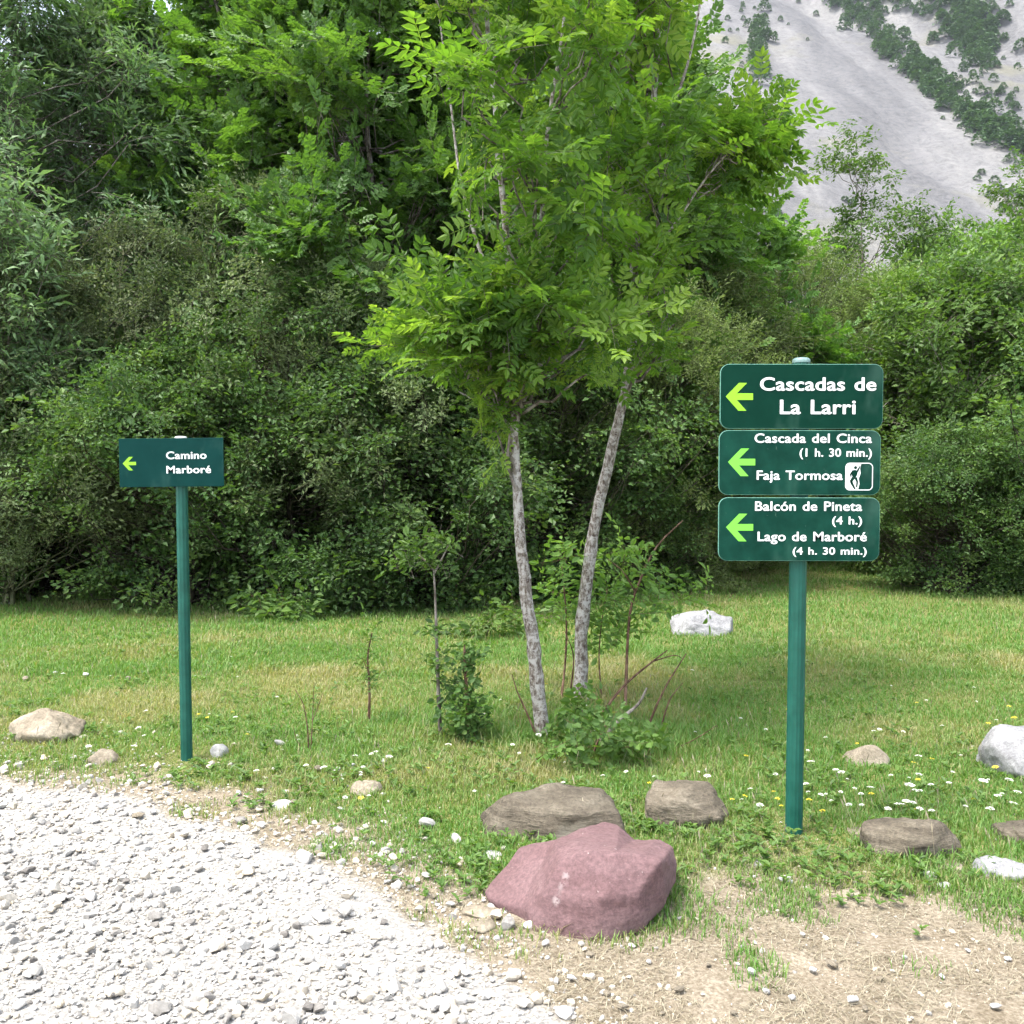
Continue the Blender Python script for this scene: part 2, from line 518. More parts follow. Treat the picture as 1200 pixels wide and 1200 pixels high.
def pinnate(lf, pairs=4, ll=.34, seed=0):
    """a compound leaf of unit length"""
    r = np.random.default_rng(seed)
    b = Bag(); T, TF = lf
    P, D, S = [], [], []
    for i in range(pairs):
        y = .24 + .58 * i / (pairs - 1)
        for s in (-1, 1):
            P.append([0.0, y + r.normal(0, .008), -.10 * y * y])
            a = rad(62 - 14 * i / pairs + r.normal(0, 5))
            D.append([s * math.sin(a), math.cos(a), -.12 + r.normal(0, .12)])
            S.append(ll * (.82 + .22 * math.sin(math.pi * (i + .8) / (pairs + .5))) * r.uniform(.9, 1.1))
    P.append([0, .84, -.08]); D.append([r.normal(0, .1), 1, -.25]); S.append(ll)
    up = np.tile([0, 0, 1.0], (len(P), 1)) + r.normal(0, .18, (len(P), 3))
    V, F = place(T, TF, np.array(P), frames(np.array(D), up), np.array(S))
    b.add(V, F, np.repeat(r.uniform(-.12, .12, len(P)), len(T)))
    w = .010
    b.add([[-w, 0, 0], [w, 0, 0], [w * .6, .5, -.025], [-w * .6, .5, -.025], [w * .3, .95, -.09], [-w * .3, .95, -.09]],
          [[0, 1, 2, 3], [3, 2, 4, 5]], .25)
    return b.get()

def spray(kind, seed, n=16, leaf=.12, w=.5, angle=55, droop=.25, six=False):
    """a twig of unit length with its leaves; returns leaves (V,F,t) and twig (V,F)"""
    r = np.random.default_rng(seed)
    ys = np.linspace(.12, 1, n)
    side = np.where(np.arange(n) % 2 == 0, 1, -1)
    curve = r.normal(0, .12)
    px = curve * ys ** 2; pz = -droop * ys ** 2
    P = np.stack([px, ys, pz], 1)
    if kind == 'simple':
        # half of the leaves on short side twigs
        off = np.where(r.random(n) < .6, r.uniform(0, .22, n), 0)
        P[:, 0] += side * off; P[:, 2] += r.normal(0, .05, n); P[:, 1] += off * .4
        a = np.radians(angle + r.normal(0, 16, n))
        a[-1] = 0
        D = np.stack([side * np.sin(a), np.cos(a), r.normal(-.15, .28, n)], 1)
        up = np.tile([0, 0, 1.0], (n, 1)) + r.normal(0, .42, (n, 3))
        T, TF = leaf6(w) if six else leaf4(w)
        V, F = place(T, TF, P, frames(D, up), leaf * r.uniform(.65, 1.2, n))
        t = np.repeat(r.uniform(-.22, .22, n), len(T))
    else:
        vs, fs, ts, k = [], [], [], 0
        lv = [pinnate(leaf6(.46) if six else leaf4(.75), 4, .34, seed * 7 + q) for q in range(2)]
        for i in range(n):
            a = rad(angle + r.normal(0, 12)) if i < n - 1 else 0
            D = np.array([[side[i] * math.sin(a), math.cos(a), r.normal(.05, .22)]])
            up = np.array([[0, 0, 1.0]]) + r.normal(0, .22, (1, 3))
            T, TF, tt = lv[i % 2]
            V, F = place(T, TF, P[i:i + 1], frames(D, up), np.array([leaf * r.uniform(.75, 1.15)]))
            vs.append(V); fs.append(F + k); ts.append(tt + r.uniform(-.12, .12)); k += len(V)
        V, F, t = np.concatenate(vs), np.concatenate(fs), np.concatenate(ts)
    tb = Bag()
    yy = np.linspace(0, 1, 4)
    tube(tb, np.stack([curve * yy ** 2, yy, -droop * yy ** 2], 1), [.006, .005, .004, .002], 3)
    tv, tf, _ = tb.get()
    return (V, F, t), (tv, tf)

def rnd_dirs(n, r, up=.2):
    d = r.normal(0, 1, (n, 3)); d[:, 2] += up
    return d / np.linalg.norm(d, axis=1, keepdims=True)

def foliage(leaves, twigs, clumps, sprays, K, size, r, crad=.35, axis=None, outward=.8, tintvar=.18, zbias=.0):
    """sprays around every clump centre; clumps (n,3), axis (n,3) = centre they grow away from"""
    n = len(clumps)
    C = np.repeat(clumps, K, axis=0)
    A = np.repeat(axis, K, axis=0)
    out = C - A
    out = out / np.maximum(np.linalg.norm(out, axis=1, keepdims=True), 1e-3)
    d = rnd_dirs(len(C), r, zbias) + out * outward
    d /= np.linalg.norm(d, axis=1, keepdims=True)
    P = C + rnd_dirs(len(C), r, 0) * crad * r.random((len(C), 1)) ** .5 - d * size * .35
    up = np.tile([0, 0, 1.0], (len(C), 1)) + .6 * out + r.normal(0, .3, (len(C), 3))
    R = frames(d, up)
    S = size * r.uniform(.5, 1.25, len(C))
    ct = np.repeat(r.normal(.5, tintvar, n), K) + r.normal(0, .05, len(C))
    which = r.integers(0, len(sprays), len(C))
    for q, ((V, F, t), (tv, tf)) in enumerate(sprays):
        m_ = which == q
        if not m_.any(): continue
        v, f = place(V, F, P[m_], R[m_], S[m_])
        tt = (t[None, :] + ct[m_][:, None]).ravel()
        leaves.add(v, f, np.clip(tt, 0, 1))
        v, f = place(tv, tf, P[m_], R[m_], S[m_])
        twigs.add(v, f, .5)

def limb(twigs, p0, p1, r0, r1, r, sides=5, sag=.15, n=7):
    p0 = np.asarray(p0, float); p1 = np.asarray(p1, float)
    L = np.linalg.norm(p1 - p0)
    t = np.linspace(0, 1, n)[:, None]
    p = p0 + (p1 - p0) * t
    p[:, 2] += (np.sin(t[:, 0] * math.pi) * -sag * L * .5)
    w = r.normal(0, .035 * L, (n, 3)); w[0] = 0; w[-1] = 0
    tube(twigs, p + w, np.linspace(r0, r1, n), sides)
    return p + w

def make_tree(H, R, z0, nclump, K, size, sprays, lmat, bmat, seed, prof, trunks=1, crad=.35, r_trunk=.09,
              shell=.45, tintvar=.16, outward=.8, squash=1.0, limb_sag=.25, zb=.0):
    """crown inside a lobed envelope; prof(t) = relative radius for height fraction t"""
    r = np.random.default_rng(seed)
    lv, tw = Bag(), Bag()
    tr = []
    for k in range(trunks):
        a = r.uniform(0, 6.28); b0 = R * .12 * (trunks > 1)
        top = np.array([math.cos(a) * R * .35 * (trunks > 1), math.sin(a) * R * .35 * (trunks > 1), H * r.uniform(.82, .95)])
        base = np.array([math.cos(a) * b0, math.sin(a) * b0, -.1])
        n = 9; t = np.linspace(0, 1, n)[:, None]
        p = base + (top - base) * t ** np.array([[1.3, 1.3, 1.0]]) + r.normal(0, H * .012, (n, 3)) * (t > 0) * (t < 1)
        p = spline(p, 18)
        tube(tw, p, np.linspace(r_trunk, r_trunk * .18, 18), 7, rough=.15)
        tr.append(p)
    # lobes: a few large bulges so that the outline is uneven
    lob = rnd_dirs(9, r, .2)
    lobs = r.uniform(.10, .38, 9)
    nl = max(14, nclump // 11)                      # boughs: the clumps gather round them, dark gaps between
    tl = z0 / H + (1 - z0 / H) * r.random(nl) ** .9
    al = np.arange(nl) * 2.39996 + r.normal(0, .3, nl)
    rl = (shell + (1 - shell) * r.random(nl) ** .5) * r.uniform(.8, 1.12, nl)
    w = np.where(r.random(nclump) < .22, -1, r.integers(0, nl, nclump))
    sg = .30 / R
    t = np.where(w < 0, z0 / H + (1 - z0 / H) * r.random(nclump) ** (2.2 if z0 < .3 else 1), np.clip(tl[w] + r.normal(0, .26 / H, nclump), z0 / H * .6, 1.02))
    a = np.where(w < 0, r.uniform(0, 6.283, nclump), al[w] + r.normal(0, 1, nclump) * sg / np.maximum(rl[w], .35))
    rr = np.where(w < 0, shell * .9 + (.85 - shell) * r.random(nclump), np.maximum(rl[w] + r.normal(0, sg * .9, nclump), .1))
    gp = fbm(a * R * .55 + seed * 3, t * H * .8, 61 + seed, 3)
    a = a[gp > .33]; rr = rr[gp > .33]; t = t[gp > .33]; nclump = len(t)
    dirs = np.stack([np.cos(a), np.sin(a), (t - .5) * 1.5], 1); dirs /= np.linalg.norm(dirs, axis=1, keepdims=True)
    bulge = 1 + (np.maximum(dirs @ lob.T, 0) ** 8 * lobs).sum(1) - .12
    rad_ = R * np.array([prof(q) for q in t]) * rr * bulge
    C = np.stack([np.cos(a) * rad_, np.sin(a) * rad_ * squash, t * H * (1 + .05 * (bulge - 1))], 1)
    A = np.zeros_like(C); A[:, 2] = np.clip(C[:, 2] - R * .35, 0, H)
    foliage(lv, tw, C, sprays, K, size, r, crad, A, outward, tintvar, zb)
    for i in range(nclump):
        p = tr[i % trunks]
        zt = max(.05, C[i, 2] - np.hypot(C[i, 0], C[i, 1]) * r.uniform(.35, .8))
        j = int(np.argmin(abs(p[:, 2] - zt)))
        rb = r_trunk * (1 - .8 * j / 17) * .42
        limb(tw, p[j], C[i], max(rb, .008), .005, r, 4, limb_sag)
    return lv.mesh("crown", lmat), tw.mesh("branches", bmat, True)

def add_tree(kind, meshes, loc, rz, s, label, cat, group=None, name="tree"):
    o = empty(name, loc, label, cat, group, rz)
    o.scale = s if not np.isscalar(s) else (s, s, s)
    obj("crown", meshes[0], o)
    obj("trunk", meshes[1], o)
    return o

shr = lambda t: (1 - max(0, (t - .45) / .55) ** 2.2) ** .5 * (0.80 + .20 * min(1, t / .3))        # shrub: full to the ground
tre = lambda t: (max(.0, math.sin(math.pi * min(1, max(.02, (t - .02) / .98)) ** .75))) ** .55

SP = {}
SP['ash_far'] = [spray('pinnate', 100 + i, n=7, leaf=.36, angle=50, droop=.2) for i in range(4)]
SP['hazel'] = [spray('simple', 200 + i, n=18, leaf=.165, w=.62, angle=58, droop=.25) for i in range(5)]
SP['olive'] = [spray('simple', 300 + i, n=24, leaf=.13, w=.42, angle=48, droop=.05) for i in range(5)]
SP['willow'] = [spray('simple', 400 + i, n=18, leaf=.26, w=.24, angle=42, droop=.5) for i in range(5)]
SP['sallow'] = [spray('simple', 500 + i, n=26, leaf=.135, w=.34, angle=40, droop=-.05) for i in range(5)]
SP['mid'] = [spray('simple', 600 + i, n=18, leaf=.18, w=.58, angle=55, droop=.15) for i in range(5)]

T = {}
T['ash_a'] = make_tree(9.5, 2.6, 1.0, 560, 9, .62, SP['ash_far'], M['ash_far'], M['bark_grey'], 1, tre, 2, crad=.35, r_trunk=.10)
T['ash_b'] = make_tree(8.6, 2.2, .8, 470, 9, .60, SP['ash_far'], M['ash_far'], M['bark_grey'], 2, tre, 1, crad=.35, r_trunk=.09)
T['hazel_a'] = make_tree(3.4, 1.9, .12, 330, 9, .48, SP['hazel'], M['hazel'], M['bark_dark'], 3, shr, 5, crad=.26, r_trunk=.035)
T['hazel_b'] = make_tree(4.2, 1.7, .12, 340, 9, .48, SP['hazel'], M['hazel'], M['bark_dark'], 4, shr, 4, crad=.28, r_trunk=.04)
T['olive_a'] = make_tree(5.2, 1.7, .5, 260, 9, .50, SP['olive'], M['olive'], M['bark_green'], 5, shr, 5, crad=.24, r_trunk=.035, zb=.5, limb_sag=-.05)
T['olive_b'] = make_tree(4.2, 1.5, .3, 220, 9, .48, SP['olive'], M['olive'], M['bark_green'], 6, shr, 4, crad=.24, r_trunk=.03, zb=.4, limb_sag=-.05)
T['willow_a'] = make_tree(8.8, 2.3, .8, 520, 10, .55, SP['willow'], M['willow'], M['bark_grey'], 7, tre, 2, crad=.32, r_trunk=.09)
T['sallow_a'] = make_tree(4.6, 2.0, .1, 420, 9, .50, SP['sallow'], M['sallow'], M['bark_green'], 8, shr, 6, crad=.25, r_trunk=.03, zb=.6, limb_sag=-.1)
T['mid_a'] = make_tree(4.6, 2.1, .12, 420, 9, .50, SP['mid'], M['mid'], M['bark_grey'], 9, shr, 5, crad=.27, r_trunk=.04)
T['mid_b'] = make_tree(7.6, 1.9, .8, 260, 9, .48, SP['mid'], M['mid'], M['bark_grey'], 10, tre, 1, crad=.30, r_trunk=.06, outward=.5, limb_sag=-.05, shell=.2)

def stand(kind, px, Yd, rz, s, label, cat, group=None, name="tree", fz=None):
    x = (px - 600) / FPX * Yd
    sc = (s, s, s * (fz or 1))
    return add_tree(kind, T[kind], (x, Yd, float(ground_z(x, Yd))), rz, sc, label, cat, group, name)

G1 = "tall trees in the wood behind"
G2 = "dark shrubs along the foot of the wood"
G3 = "grey olive shrubs in front of the wood"
G4 = "pale sallow bushes behind the signs"
G5 = "bright green bushes on the right"
# tall trees
stand('willow_a', -10, 13.4, .3, 1.02, "tall narrow-leaved tree reaching into the photo's top left corner", "tree", G1, "willow_tree")
stand('willow_a', 130, 14.6, 2.2, .95, "drooping narrow-leaved tree right of the small patch of sky", "tree", G1, "willow_tree")
stand('ash_a', 300, 15.4, .9, 1.02, "tall bright ash-like tree behind the grey shrub, left half of the wood", "tree", G1, "ash_tree")
stand('ash_b', 440, 14.6, 3.9, 1.12, "tall feathery tree just left of the two-trunk trees, deep in the wood", "tree", G1, "ash_tree")
stand('ash_a', 560, 16.5, 4.4, 1.05, "tall feathery tree straight behind the pale left trunk", "tree", G1, "ash_tree")
stand('ash_b', 700, 15.6, 1.1, 1.10, "tall feathery tree straight behind the leaning right trunk", "tree", G1, "ash_tree")
stand('ash_b', 800, 17.5, 5.2, .92, "shorter tree at the wood's right edge beside the scree slope", "tree", G1, "ash_tree")
stand('ash_a', 20, 18.5, 5.9, .92, "tree standing deep behind the narrow-leaved trees at far left", "tree", G1, "ash_tree")
stand('ash_b', 215, 19, 2.5, 1.1, "tree crown just visible between the leftmost tall trees", "tree", G1, "ash_tree")
stand('willow_a', -250, 15.5, 4.3, 1.05, "narrow-leaved tree beyond the photo's left edge", "tree", G1, "willow_tree")
# grey olive shrubs
stand('olive_a', 150, 12.6, .4, .90, "tall grey-olive shrub with thin pale stems above the small sign", "shrub", G3, "olive_shrub")
stand('olive_a', 290, 12.7, 2.7, 1.0, "spreading grey-olive shrub right of the small sign", "shrub", G3, "olive_shrub")
stand('olive_b', 20, 12.0, 1.4, 1.0, "fine-leaved grey shrub at the left edge, beside the dark shrub", "shrub", G3, "olive_shrub")
stand('olive_b', 390, 12.6, 5.0, 1.0, "pale grey-green shrub halfway between small sign and tree trunks", "shrub", G3, "olive_shrub")
# dark shrubs
stand('hazel_a', -110, 12.6, .2, 1.0, "dark shrub at the far left edge of the meadow", "shrub", G2, "dark_shrub")
stand('hazel_b', 60, 13.0, 1.3, .9, "dark shrub left of the small sign's post", "shrub", G2, "dark_shrub")
stand('hazel_a', 210, 12.0, 2.0, .88, "dark shrub straight behind the small sign's post", "shrub", G2, "dark_shrub")
stand('hazel_b', 350, 12.4, 3.2, .92, "dark shrub right of the small sign with deep shade under it", "shrub", G2, "dark_shrub")
stand('hazel_a', 480, 12.3, 4.6, .95, "dark shrub behind the thin leafless-stemmed sapling", "shrub", G2, "dark_shrub")
stand('hazel_b', 610, 13.0, 5.5, .98, "dark shrub between and behind the two tree trunks", "shrub", G2, "dark_shrub")
stand('hazel_a', 735, 13.6, .9, .62, "dark shrub just right of the leaning trunk", "shrub", G2, "dark_shrub")
stand('hazel_b', 520, 15.2, 2.4, 1.25, "tall dark shrub filling the gap behind the sapling", "shrub", G2, "dark_shrub")
stand('hazel_b', 190, 15.6, 4.9, 1.3, "tall dark shrub under the tall trees at left", "shrub", G2, "dark_shrub")
# sallows / right side
stand('sallow_a', 790, 14.0, .5, .86, "pale fine-leaved bush left of the three-panel sign", "bush", G4, "sallow_bush")
stand('sallow_a', 760, 16.4, 3.5, 1.15, "pale fine-leaved bush behind the leaning trunk", "bush", G4, "sallow_bush")
stand('sallow_a', 930, 19.5, 2.1, 1.25, "olive fine-leaved bush rising above the top panel of the large sign", "bush", G4, "sallow_bush")
stand('sallow_a', 1050, 18.5, 4.0, 1.12, "olive fine-leaved bush right of the large sign's top panel", "bush", G4, "sallow_bush")
stand('sallow_a', 860, 21.5, 5.1, 1.1, "olive bush at the end of the grassy gap", "bush", G4, "sallow_bush")
stand('mid_a', 1130, 15.2, .6, 1.0, "bright green bush behind the low dark bush at right", "bush", G5, "green_bush")
stand('mid_a', 1240, 14.8, 2.3, 1.12, "bright green bush cut by the photo's right edge", "bush", G5, "green_bush")
stand('mid_a', 1080, 21.5, 3.3, 1.35, "bright green bush under the open-branched young tree", "bush", G5, "green_bush")
stand('mid_a', 1200, 21.5, 4.6, 1.5, "bright green bush furthest back at the right", "bush", G5, "green_bush")
stand('mid_b', 1005, 22.5, 1.0, 1.22, "open-branched young tree standing against the grey scree", "tree", None, "young_tree")
stand('mid_b', 1100, 23.0, 5.6, 1.0, "young tree with loose crown right of the open-branched one", "tree", None, "young_tree")
stand('mid_b', 1190, 21.5, 2.6, 1.08, "sparse young tree against the scree at the right edge", "tree", None, "young_tree")
stand('hazel_a', 1115, 12.9, 1.5, .62, "low dark spreading bush at the meadow's right side", "bush", None, "dark_shrub")
stand('hazel_a', 1225, 12.8, 3.9, .60, "dark bush cut by the right edge behind the meadow", "bush", None, "dark_shrub")
stand('hazel_b', 1330, 13.0, 3.0, .95, "dark bush beyond the photo's right edge", "bush", None, "dark_shrub")

# ------------------------------------------------------------------ far woodland on the mountain
rr_ = np.random.default_rng(77)
def pine_template(seed, n=170):
    r = np.random.default_rng(seed)
    t = r.random(n) ** .7
    z = .12 + .88 * t
    rad2 = (1 - t) ** .6 * .40 * r.uniform(.5, 1.1, n) + .03
    a = r.uniform(0, 6.28, n)
    P = np.stack([np.cos(a) * rad2, np.sin(a) * rad2, z], 1)
    d = np.stack([np.cos(a), np.sin(a), r.normal(0, .4, n)], 1)
    V, F = place(*leaf4(.9), P, frames(d, np.tile([0, 0, 1.0], (n, 1)) + r.normal(0, .5, (n, 3))), r.uniform(.10, .2, n))
    return V, F, np.repeat(r.uniform(.3, .7, n), 4)
pines = [pine_template(i) for i in range(4)]
wood = Bag()
def strip(pts, n, spread, hmin, hmax):
    k = 0
    pts = np.array(pts, float)
    for _ in range(n * 3):
        if k >= n: break
        u = rr_.uniform(0, len(pts) - 1); i = int(u); f = u - i
        p = pts[i] * (1 - f) + pts[min(i + 1, len(pts) - 1)] * f
        q = p[:2] + rr_.normal(0, 1, 2) * p[2] * spread
        h = on_mtn(*q)
        if h is None: continue
        V, F, t = pines[k % 4]
        s = rr_.uniform(hmin, hmax); a = rr_.uniform(0, 6.28)
        c, sn = math.cos(a), math.sin(a)
        R = np.array([[c, -sn, 0], [sn, c, 0], [0, 0, 1]])
        wood.add((V * [1.25 * s, 1.25 * s, s]) @ R.T + np.array(h) - [0, 0, .4], F, np.clip(t + rr_.normal(0, .12), 0, 1)); k += 1
strip([(975, -10, 10), (1010, 25, 14), (1050, 60, 14), (1085, 95, 14), (1120, 130, 14), (1165, 155, 14), (1215, 185, 12)], 190, .6, 5, 9)
strip([(1105, -5, 16), (1120, 30, 20), (1145, 50, 18), (1150, 70, 10)], 110, .7, 5, 10)
strip([(990, -10, 14), (1060, 10, 12), (1180, 0, 14)], 60, .9, 4, 8)
strip([(890, 20, 10), (893, 45, 9), (888, 70, 8), (890, 95, 5)], 34, .8, 5, 9)
strip([(1110, 90, 10), (1160, 110, 14), (1200, 120, 12)], 22, 1.0, 3, 6)
strip([(960, -5, 30), (1000, 30, 8), (1060, 80, 8), (1110, 130, 8), (1180, 180, 8), (1215, 200, 8)], 40, .8, 2, 4)
strip([(850, 30, 14), (900, 20, 20), (930, 10, 20)], 26, 1.2, 2, 4.5)
strip([(1120, 100, 20), (1200, 60, 30), (1180, 150, 20)], 26, 1.0, 2, 5)
strip([(1140, 20, 18), (1150, 60, 16)], 60, .7, 5, 10)
strip([(1020, 40, 12), (1085, 95, 13), (1165, 150, 13), (1215, 185, 12)], 45, .45, 5, 8)
o = obj("far_woodland", wood.mesh("far_woodland", M['farwood']))
stuff(o, "strips of dark pines growing up the ribs of the scree slope")

# single shrubs on the scree
V, F, t = pines[1]
pm = mesh_np("scree_pine", V * [1.3, 1.3, .8], F, M['farwood'], t)
for k, (px, py, s) in enumerate([(918, 192, 3.6), (938, 208, 3.6), (942, 206, 3), (912, 252, 3), (920, 258, 3), (908, 262, 3.5), (990, 237, 3.2), (998, 240, 3),
                                 (1150, 205, 3.5), (1165, 215, 4), (1172, 224, 3.5), (1180, 231, 4.5), (1188, 226, 4), (1145, 212, 3.2), (1160, 232, 4), (1178, 250, 6), (1195, 240, 5.5),
                                 (1080, 270, 2.6), (850, 50, 4.5), (1140, 88, 4), (1158, 82, 4.5), (1168, 78, 4), (1172, 112, 5), (1190, 128, 3.5), (1060, 48, 4)]):
    h = on_mtn(px, py)
    if h is None: continue
    o = obj("scree_pine", pm, loc=h - Vector((0, 0, .3)))
    o.scale = (s, s, s); o.rotation_euler = (0, 0, k * 1.7)
    if px < 1010: thing(o, "small dark pine on the open scree left of the young tree's top", "pine", "lone pines on the left of the scree")
    elif py < 150: thing(o, "small dark pine high on the slope among the pine strips", "pine", "lone pines high on the slope")
    else: thing(o, "small dark pine low on the scree near the right edge", "pine", "lone pines low on the scree at right")

# ------------------------------------------------------------------ the two foreground ash trees
def poly_in(poly, n, r):
    poly = np.array(poly, float); lo, hi = poly.min(0), poly.max(0); out = []
    while len(out) < n:
        q = r.uniform(lo, hi)
        c = False; j = len(poly) - 1
        for i in range(len(poly)):
            if (poly[i, 1] > q[1]) != (poly[j, 1] > q[1]) and q[0] < (poly[j, 0] - poly[i, 0]) * (q[1] - poly[i, 1]) / (poly[j, 1] - poly[i, 1]) + poly[i, 0]:
                c = not c
            j = i
        if c: out.append(q)
    return np.array(out)

SP_ASH = [spray('pinnate', 900 + i, n=6, leaf=.52, angle=52, droop=.15, six=True) for i in range(5)]

def ash(name, label, base, path, Yt, stems, regions, seed):
    """path: photo points of the trunk at depth Yt; regions: (polygon, clumps, depth half-range)"""
    r = np.random.default_rng(seed)
    lv, tw, tk = Bag(), Bag(), Bag()
    P = [np.array(at(px, py, Yt + dy)) for px, py, dy, rr in path]
    Rr = [q[3] for q in path]
    P[0][2] = -.12
    p = spline(P, 60)
    ra = np.interp(np.linspace(0, len(P) - 1, 60), range(len(P)), Rr)
    ra = ra * (1 + .10 * (fbm(np.arange(60) * .45, np.zeros(60), seed) - .5))
    kn = sstep(0, 3, np.arange(60)) * .012
    p[:, 0] += kn * 2 * (fbm(np.arange(60) * .33, np.full(60, 3.0), seed + 5, 3) - .5)
    ra = ra * (1 + .16 * (vn(np.arange(60) * .9, np.zeros(60), seed + 9) > .82))
    b0 = p[0].copy(); b0[2] = 0
    tube(tk, p, ra, 14, rough=.10)
    allp = [(p, ra)]
    for st in stems:
        q = spline([np.array(at(px, py, Yt + dy)) for px, py, dy in st[1]], 30)
        rs = np.linspace(st[0] * .75, .005, 30)
        tube(tk, q, rs, 8, rough=.08); allp.append((q, rs))
    pts = np.concatenate([a for a, _ in allp]); rs = np.concatenate([b for _, b in allp])
    for poly, n, dz, tv, size in regions:
        q = poly_in(poly, n, r)
        C = np.array([np.array(at(a, b, Yt + r.uniform(-dz, dz))) for a, b in q])
        gp = fbm(C[:, 0] * 2.6 + C[:, 1] * 1.3, C[:, 2] * 3.0, 91, 2)
        C = C[gp > np.quantile(gp, .50)] if n > 30 else C; n = len(C)
        A = np.stack([np.full(n, np.mean(pts[:, 0])), np.full(n, Yt), C[:, 2] - .4], 1)
        foliage(lv, tw, C, SP_ASH, 4, size, r, .14, A, .6, .22, .15)
        if tv:
            k = sum(len(v) for v in lv.V)
        for c in C:
            d = np.linalg.norm((pts - c) * [1, 1, .6] + [0, 0, .25], axis=1) + 5 * (pts[:, 2] > c[2] - .02) + 5 * (pts[:, 2] < 1.9)
            j = int(np.argmin(d))
            limb(tw, pts[j], c, min(rs[j] * .5, .016), .005, r, 5, .10)
    root = empty(name, (b0[0], b0[1], 0), label, "tree", "two young trees in the middle of the meadow")
    off = np.array([b0[0], b0[1], 0])
    for bag, nm, mt, sm in ((tk, "trunk", M['bark_ash'], True), (tw, "branches", M['bark_grey'], True), (lv, "crown", M['ash'], False)):
        V, F, t = bag.get()
        obj(nm, mesh_np(nm, V - off, F, mt, t, smooth=sm), root)
    return root

ash("ash_tree", "young tree with pale lichened left trunk beside the small sapling", None,
    [(640, 876, 0, 0.069), (636, 855, 0, 0.045), (629, 800, 0, 0.038), (623, 740, .0, 0.038), (616, 690, .0, 0.037), (612, 640, 0, 0.033), (606, 560, 0, 0.028), (602, 505, 0, 0.027), (609, 445, 0, 0.027),
     (603, 360, .05, 0.023), (592, 260, .1, 0.019), (582, 150, .1, 0.016), (573, 50, .1, 0.014), (568, -60, .1, 0.011), (566, -250, .1, 0.008)],
    5.75,
    [(.026, [(606, 450, 0), (622, 380, -.1), (634, 270, -.15), (642, 150, -.15), (660, 30, -.2), (672, -120, -.2)]),
     (.020, [(603, 505, 0), (570, 470, .05), (545, 430, .05), (515, 395, 0)]),
     (.016, [(600, 350, 0), (565, 300, .1), (540, 210, .1), (528, 120, .15), (515, 20, .15)])],
    [([(465, 385), (500, 345), (560, 350), (600, 400), (600, 455), (520, 445)], 28, .35, 0, .34),
     ([(500, 430), (590, 420), (700, 430), (690, 460), (600, 450), (520, 465)], 7, .4, 0, .26),
     ([(565, 470), (600, 470), (598, 530), (575, 530)], 4, .15, 0, .24),
     ([(560, 300), (690, 290), (720, 390), (650, 430), (590, 410)], 24, .5, 0, .34),
     ([(530, -10), (680, -10), (730, 130), (700, 300), (570, 300), (550, 180)], 64, .75, 0, .38),
     ([(430, -280), (760, -280), (740, 0), (480, 0)], 34, .9, 0, .40)], 51)

ash("ash_tree", "young tree with curved trunk leaning right, behind the lichened trunk", None,
    [(679, 818, 0, 0.073), (681, 795, 0, 0.047), (681, 740, 0, 0.043), (689, 665, 0, 0.041), (700, 600, 0, 0.038), (717, 520, 0, 0.035), (736, 445, 0, 0.029), (741, 380, 0, 0.032), (744, 310, 0, 0.028),
     (752, 230, 0, 0.026), (764, 140, 0, 0.023), (770, 40, 0, 0.019), (771, -60, 0, 0.015), (768, -230, 0, 0.009)],
    6.75,
    [(.014, [(742, 350, 0), (765, 300, -.2), (796, 255, -.3), (825, 212, -.35), (850, 182, -.4)]),
     (.022, [(748, 260, 0), (725, 210, -.2), (700, 150, -.3), (680, 60, -.4)]),
     (.020, [(760, 180, 0), (790, 120, -.1), (812, 50, -.1), (830, -60, -.1)]),
     (.014, [(735, 440, 0), (760, 410, -.1), (790, 380, -.2)])],
    [([(700, 300), (790, 280), (800, 340), (780, 410), (740, 410), (690, 380)], 17, .5, 0, .36),
     ([(735, 400), (790, 380), (785, 430), (750, 445)], 6, .3, 0, .26),
     ([(690, 130), (800, 110), (850, 140), (850, 200), (820, 270), (700, 290)], 34, .7, 0, .38),
     ([(830, 160), (880, 120), (915, 105), (915, 130), (895, 175), (840, 230)], 28, .3, 0, .34),
     ([(660, -40), (785, -40), (790, 120), (690, 140)], 40, .8, 0, .42),
     ([(640, -260), (820, -260), (800, -40), (650, -40)], 18, .9, 0, .44)], 52)

# ------------------------------------------------------------------ saplings, undergrowth, dead branches
SP_SAP = [spray('simple', 950 + i, n=9, leaf=.30, w=.48, angle=55, droop=.1, six=True) for i in range(4)]
SP_IVY = [spray('simple', 970 + i, n=12, leaf=.24, w=.8, angle=60, droop=.15, six=True) for i in range(4)]

def small_plant(name, label, cat, stems, clumps, sprays, K, size, lmat, bmat, seed, crad=.05, group=None):
    """stems: list of (r0, [(px,py,Y)...]); clumps: list of (px,py,Y)"""
    r = np.random.default_rng(seed)
    lv, tw = Bag(), Bag()
    base = np.array(at(*stems[0][1][0])); base[2] = float(ground_z(base[0], base[1]))
    for r0, st in stems:
        P = [np.array(at(*q)) for q in st]
        tube(tw, spline(P, 16), np.linspace(r0, r0 * .35, 16), 6, rough=.12)
    root = empty(name, base, label, cat, group)
    if clumps:
        C = np.array([np.array(at(*q)) for q in clumps])
        A = np.tile(base, (len(C), 1)); A[:, 2] = C[:, 2] - .25
        foliage(lv, tw, C, sprays, K, size, r, crad, A, .5, .15, .2)
        V, F, t = lv.get()
        obj("leaves", mesh_np("leaves", V - base, F, lmat, t), root)
    V, F, t = tw.get()
    obj("stems", mesh_np("stems", V - base, F, bmat, t, smooth=True), root)
    return root

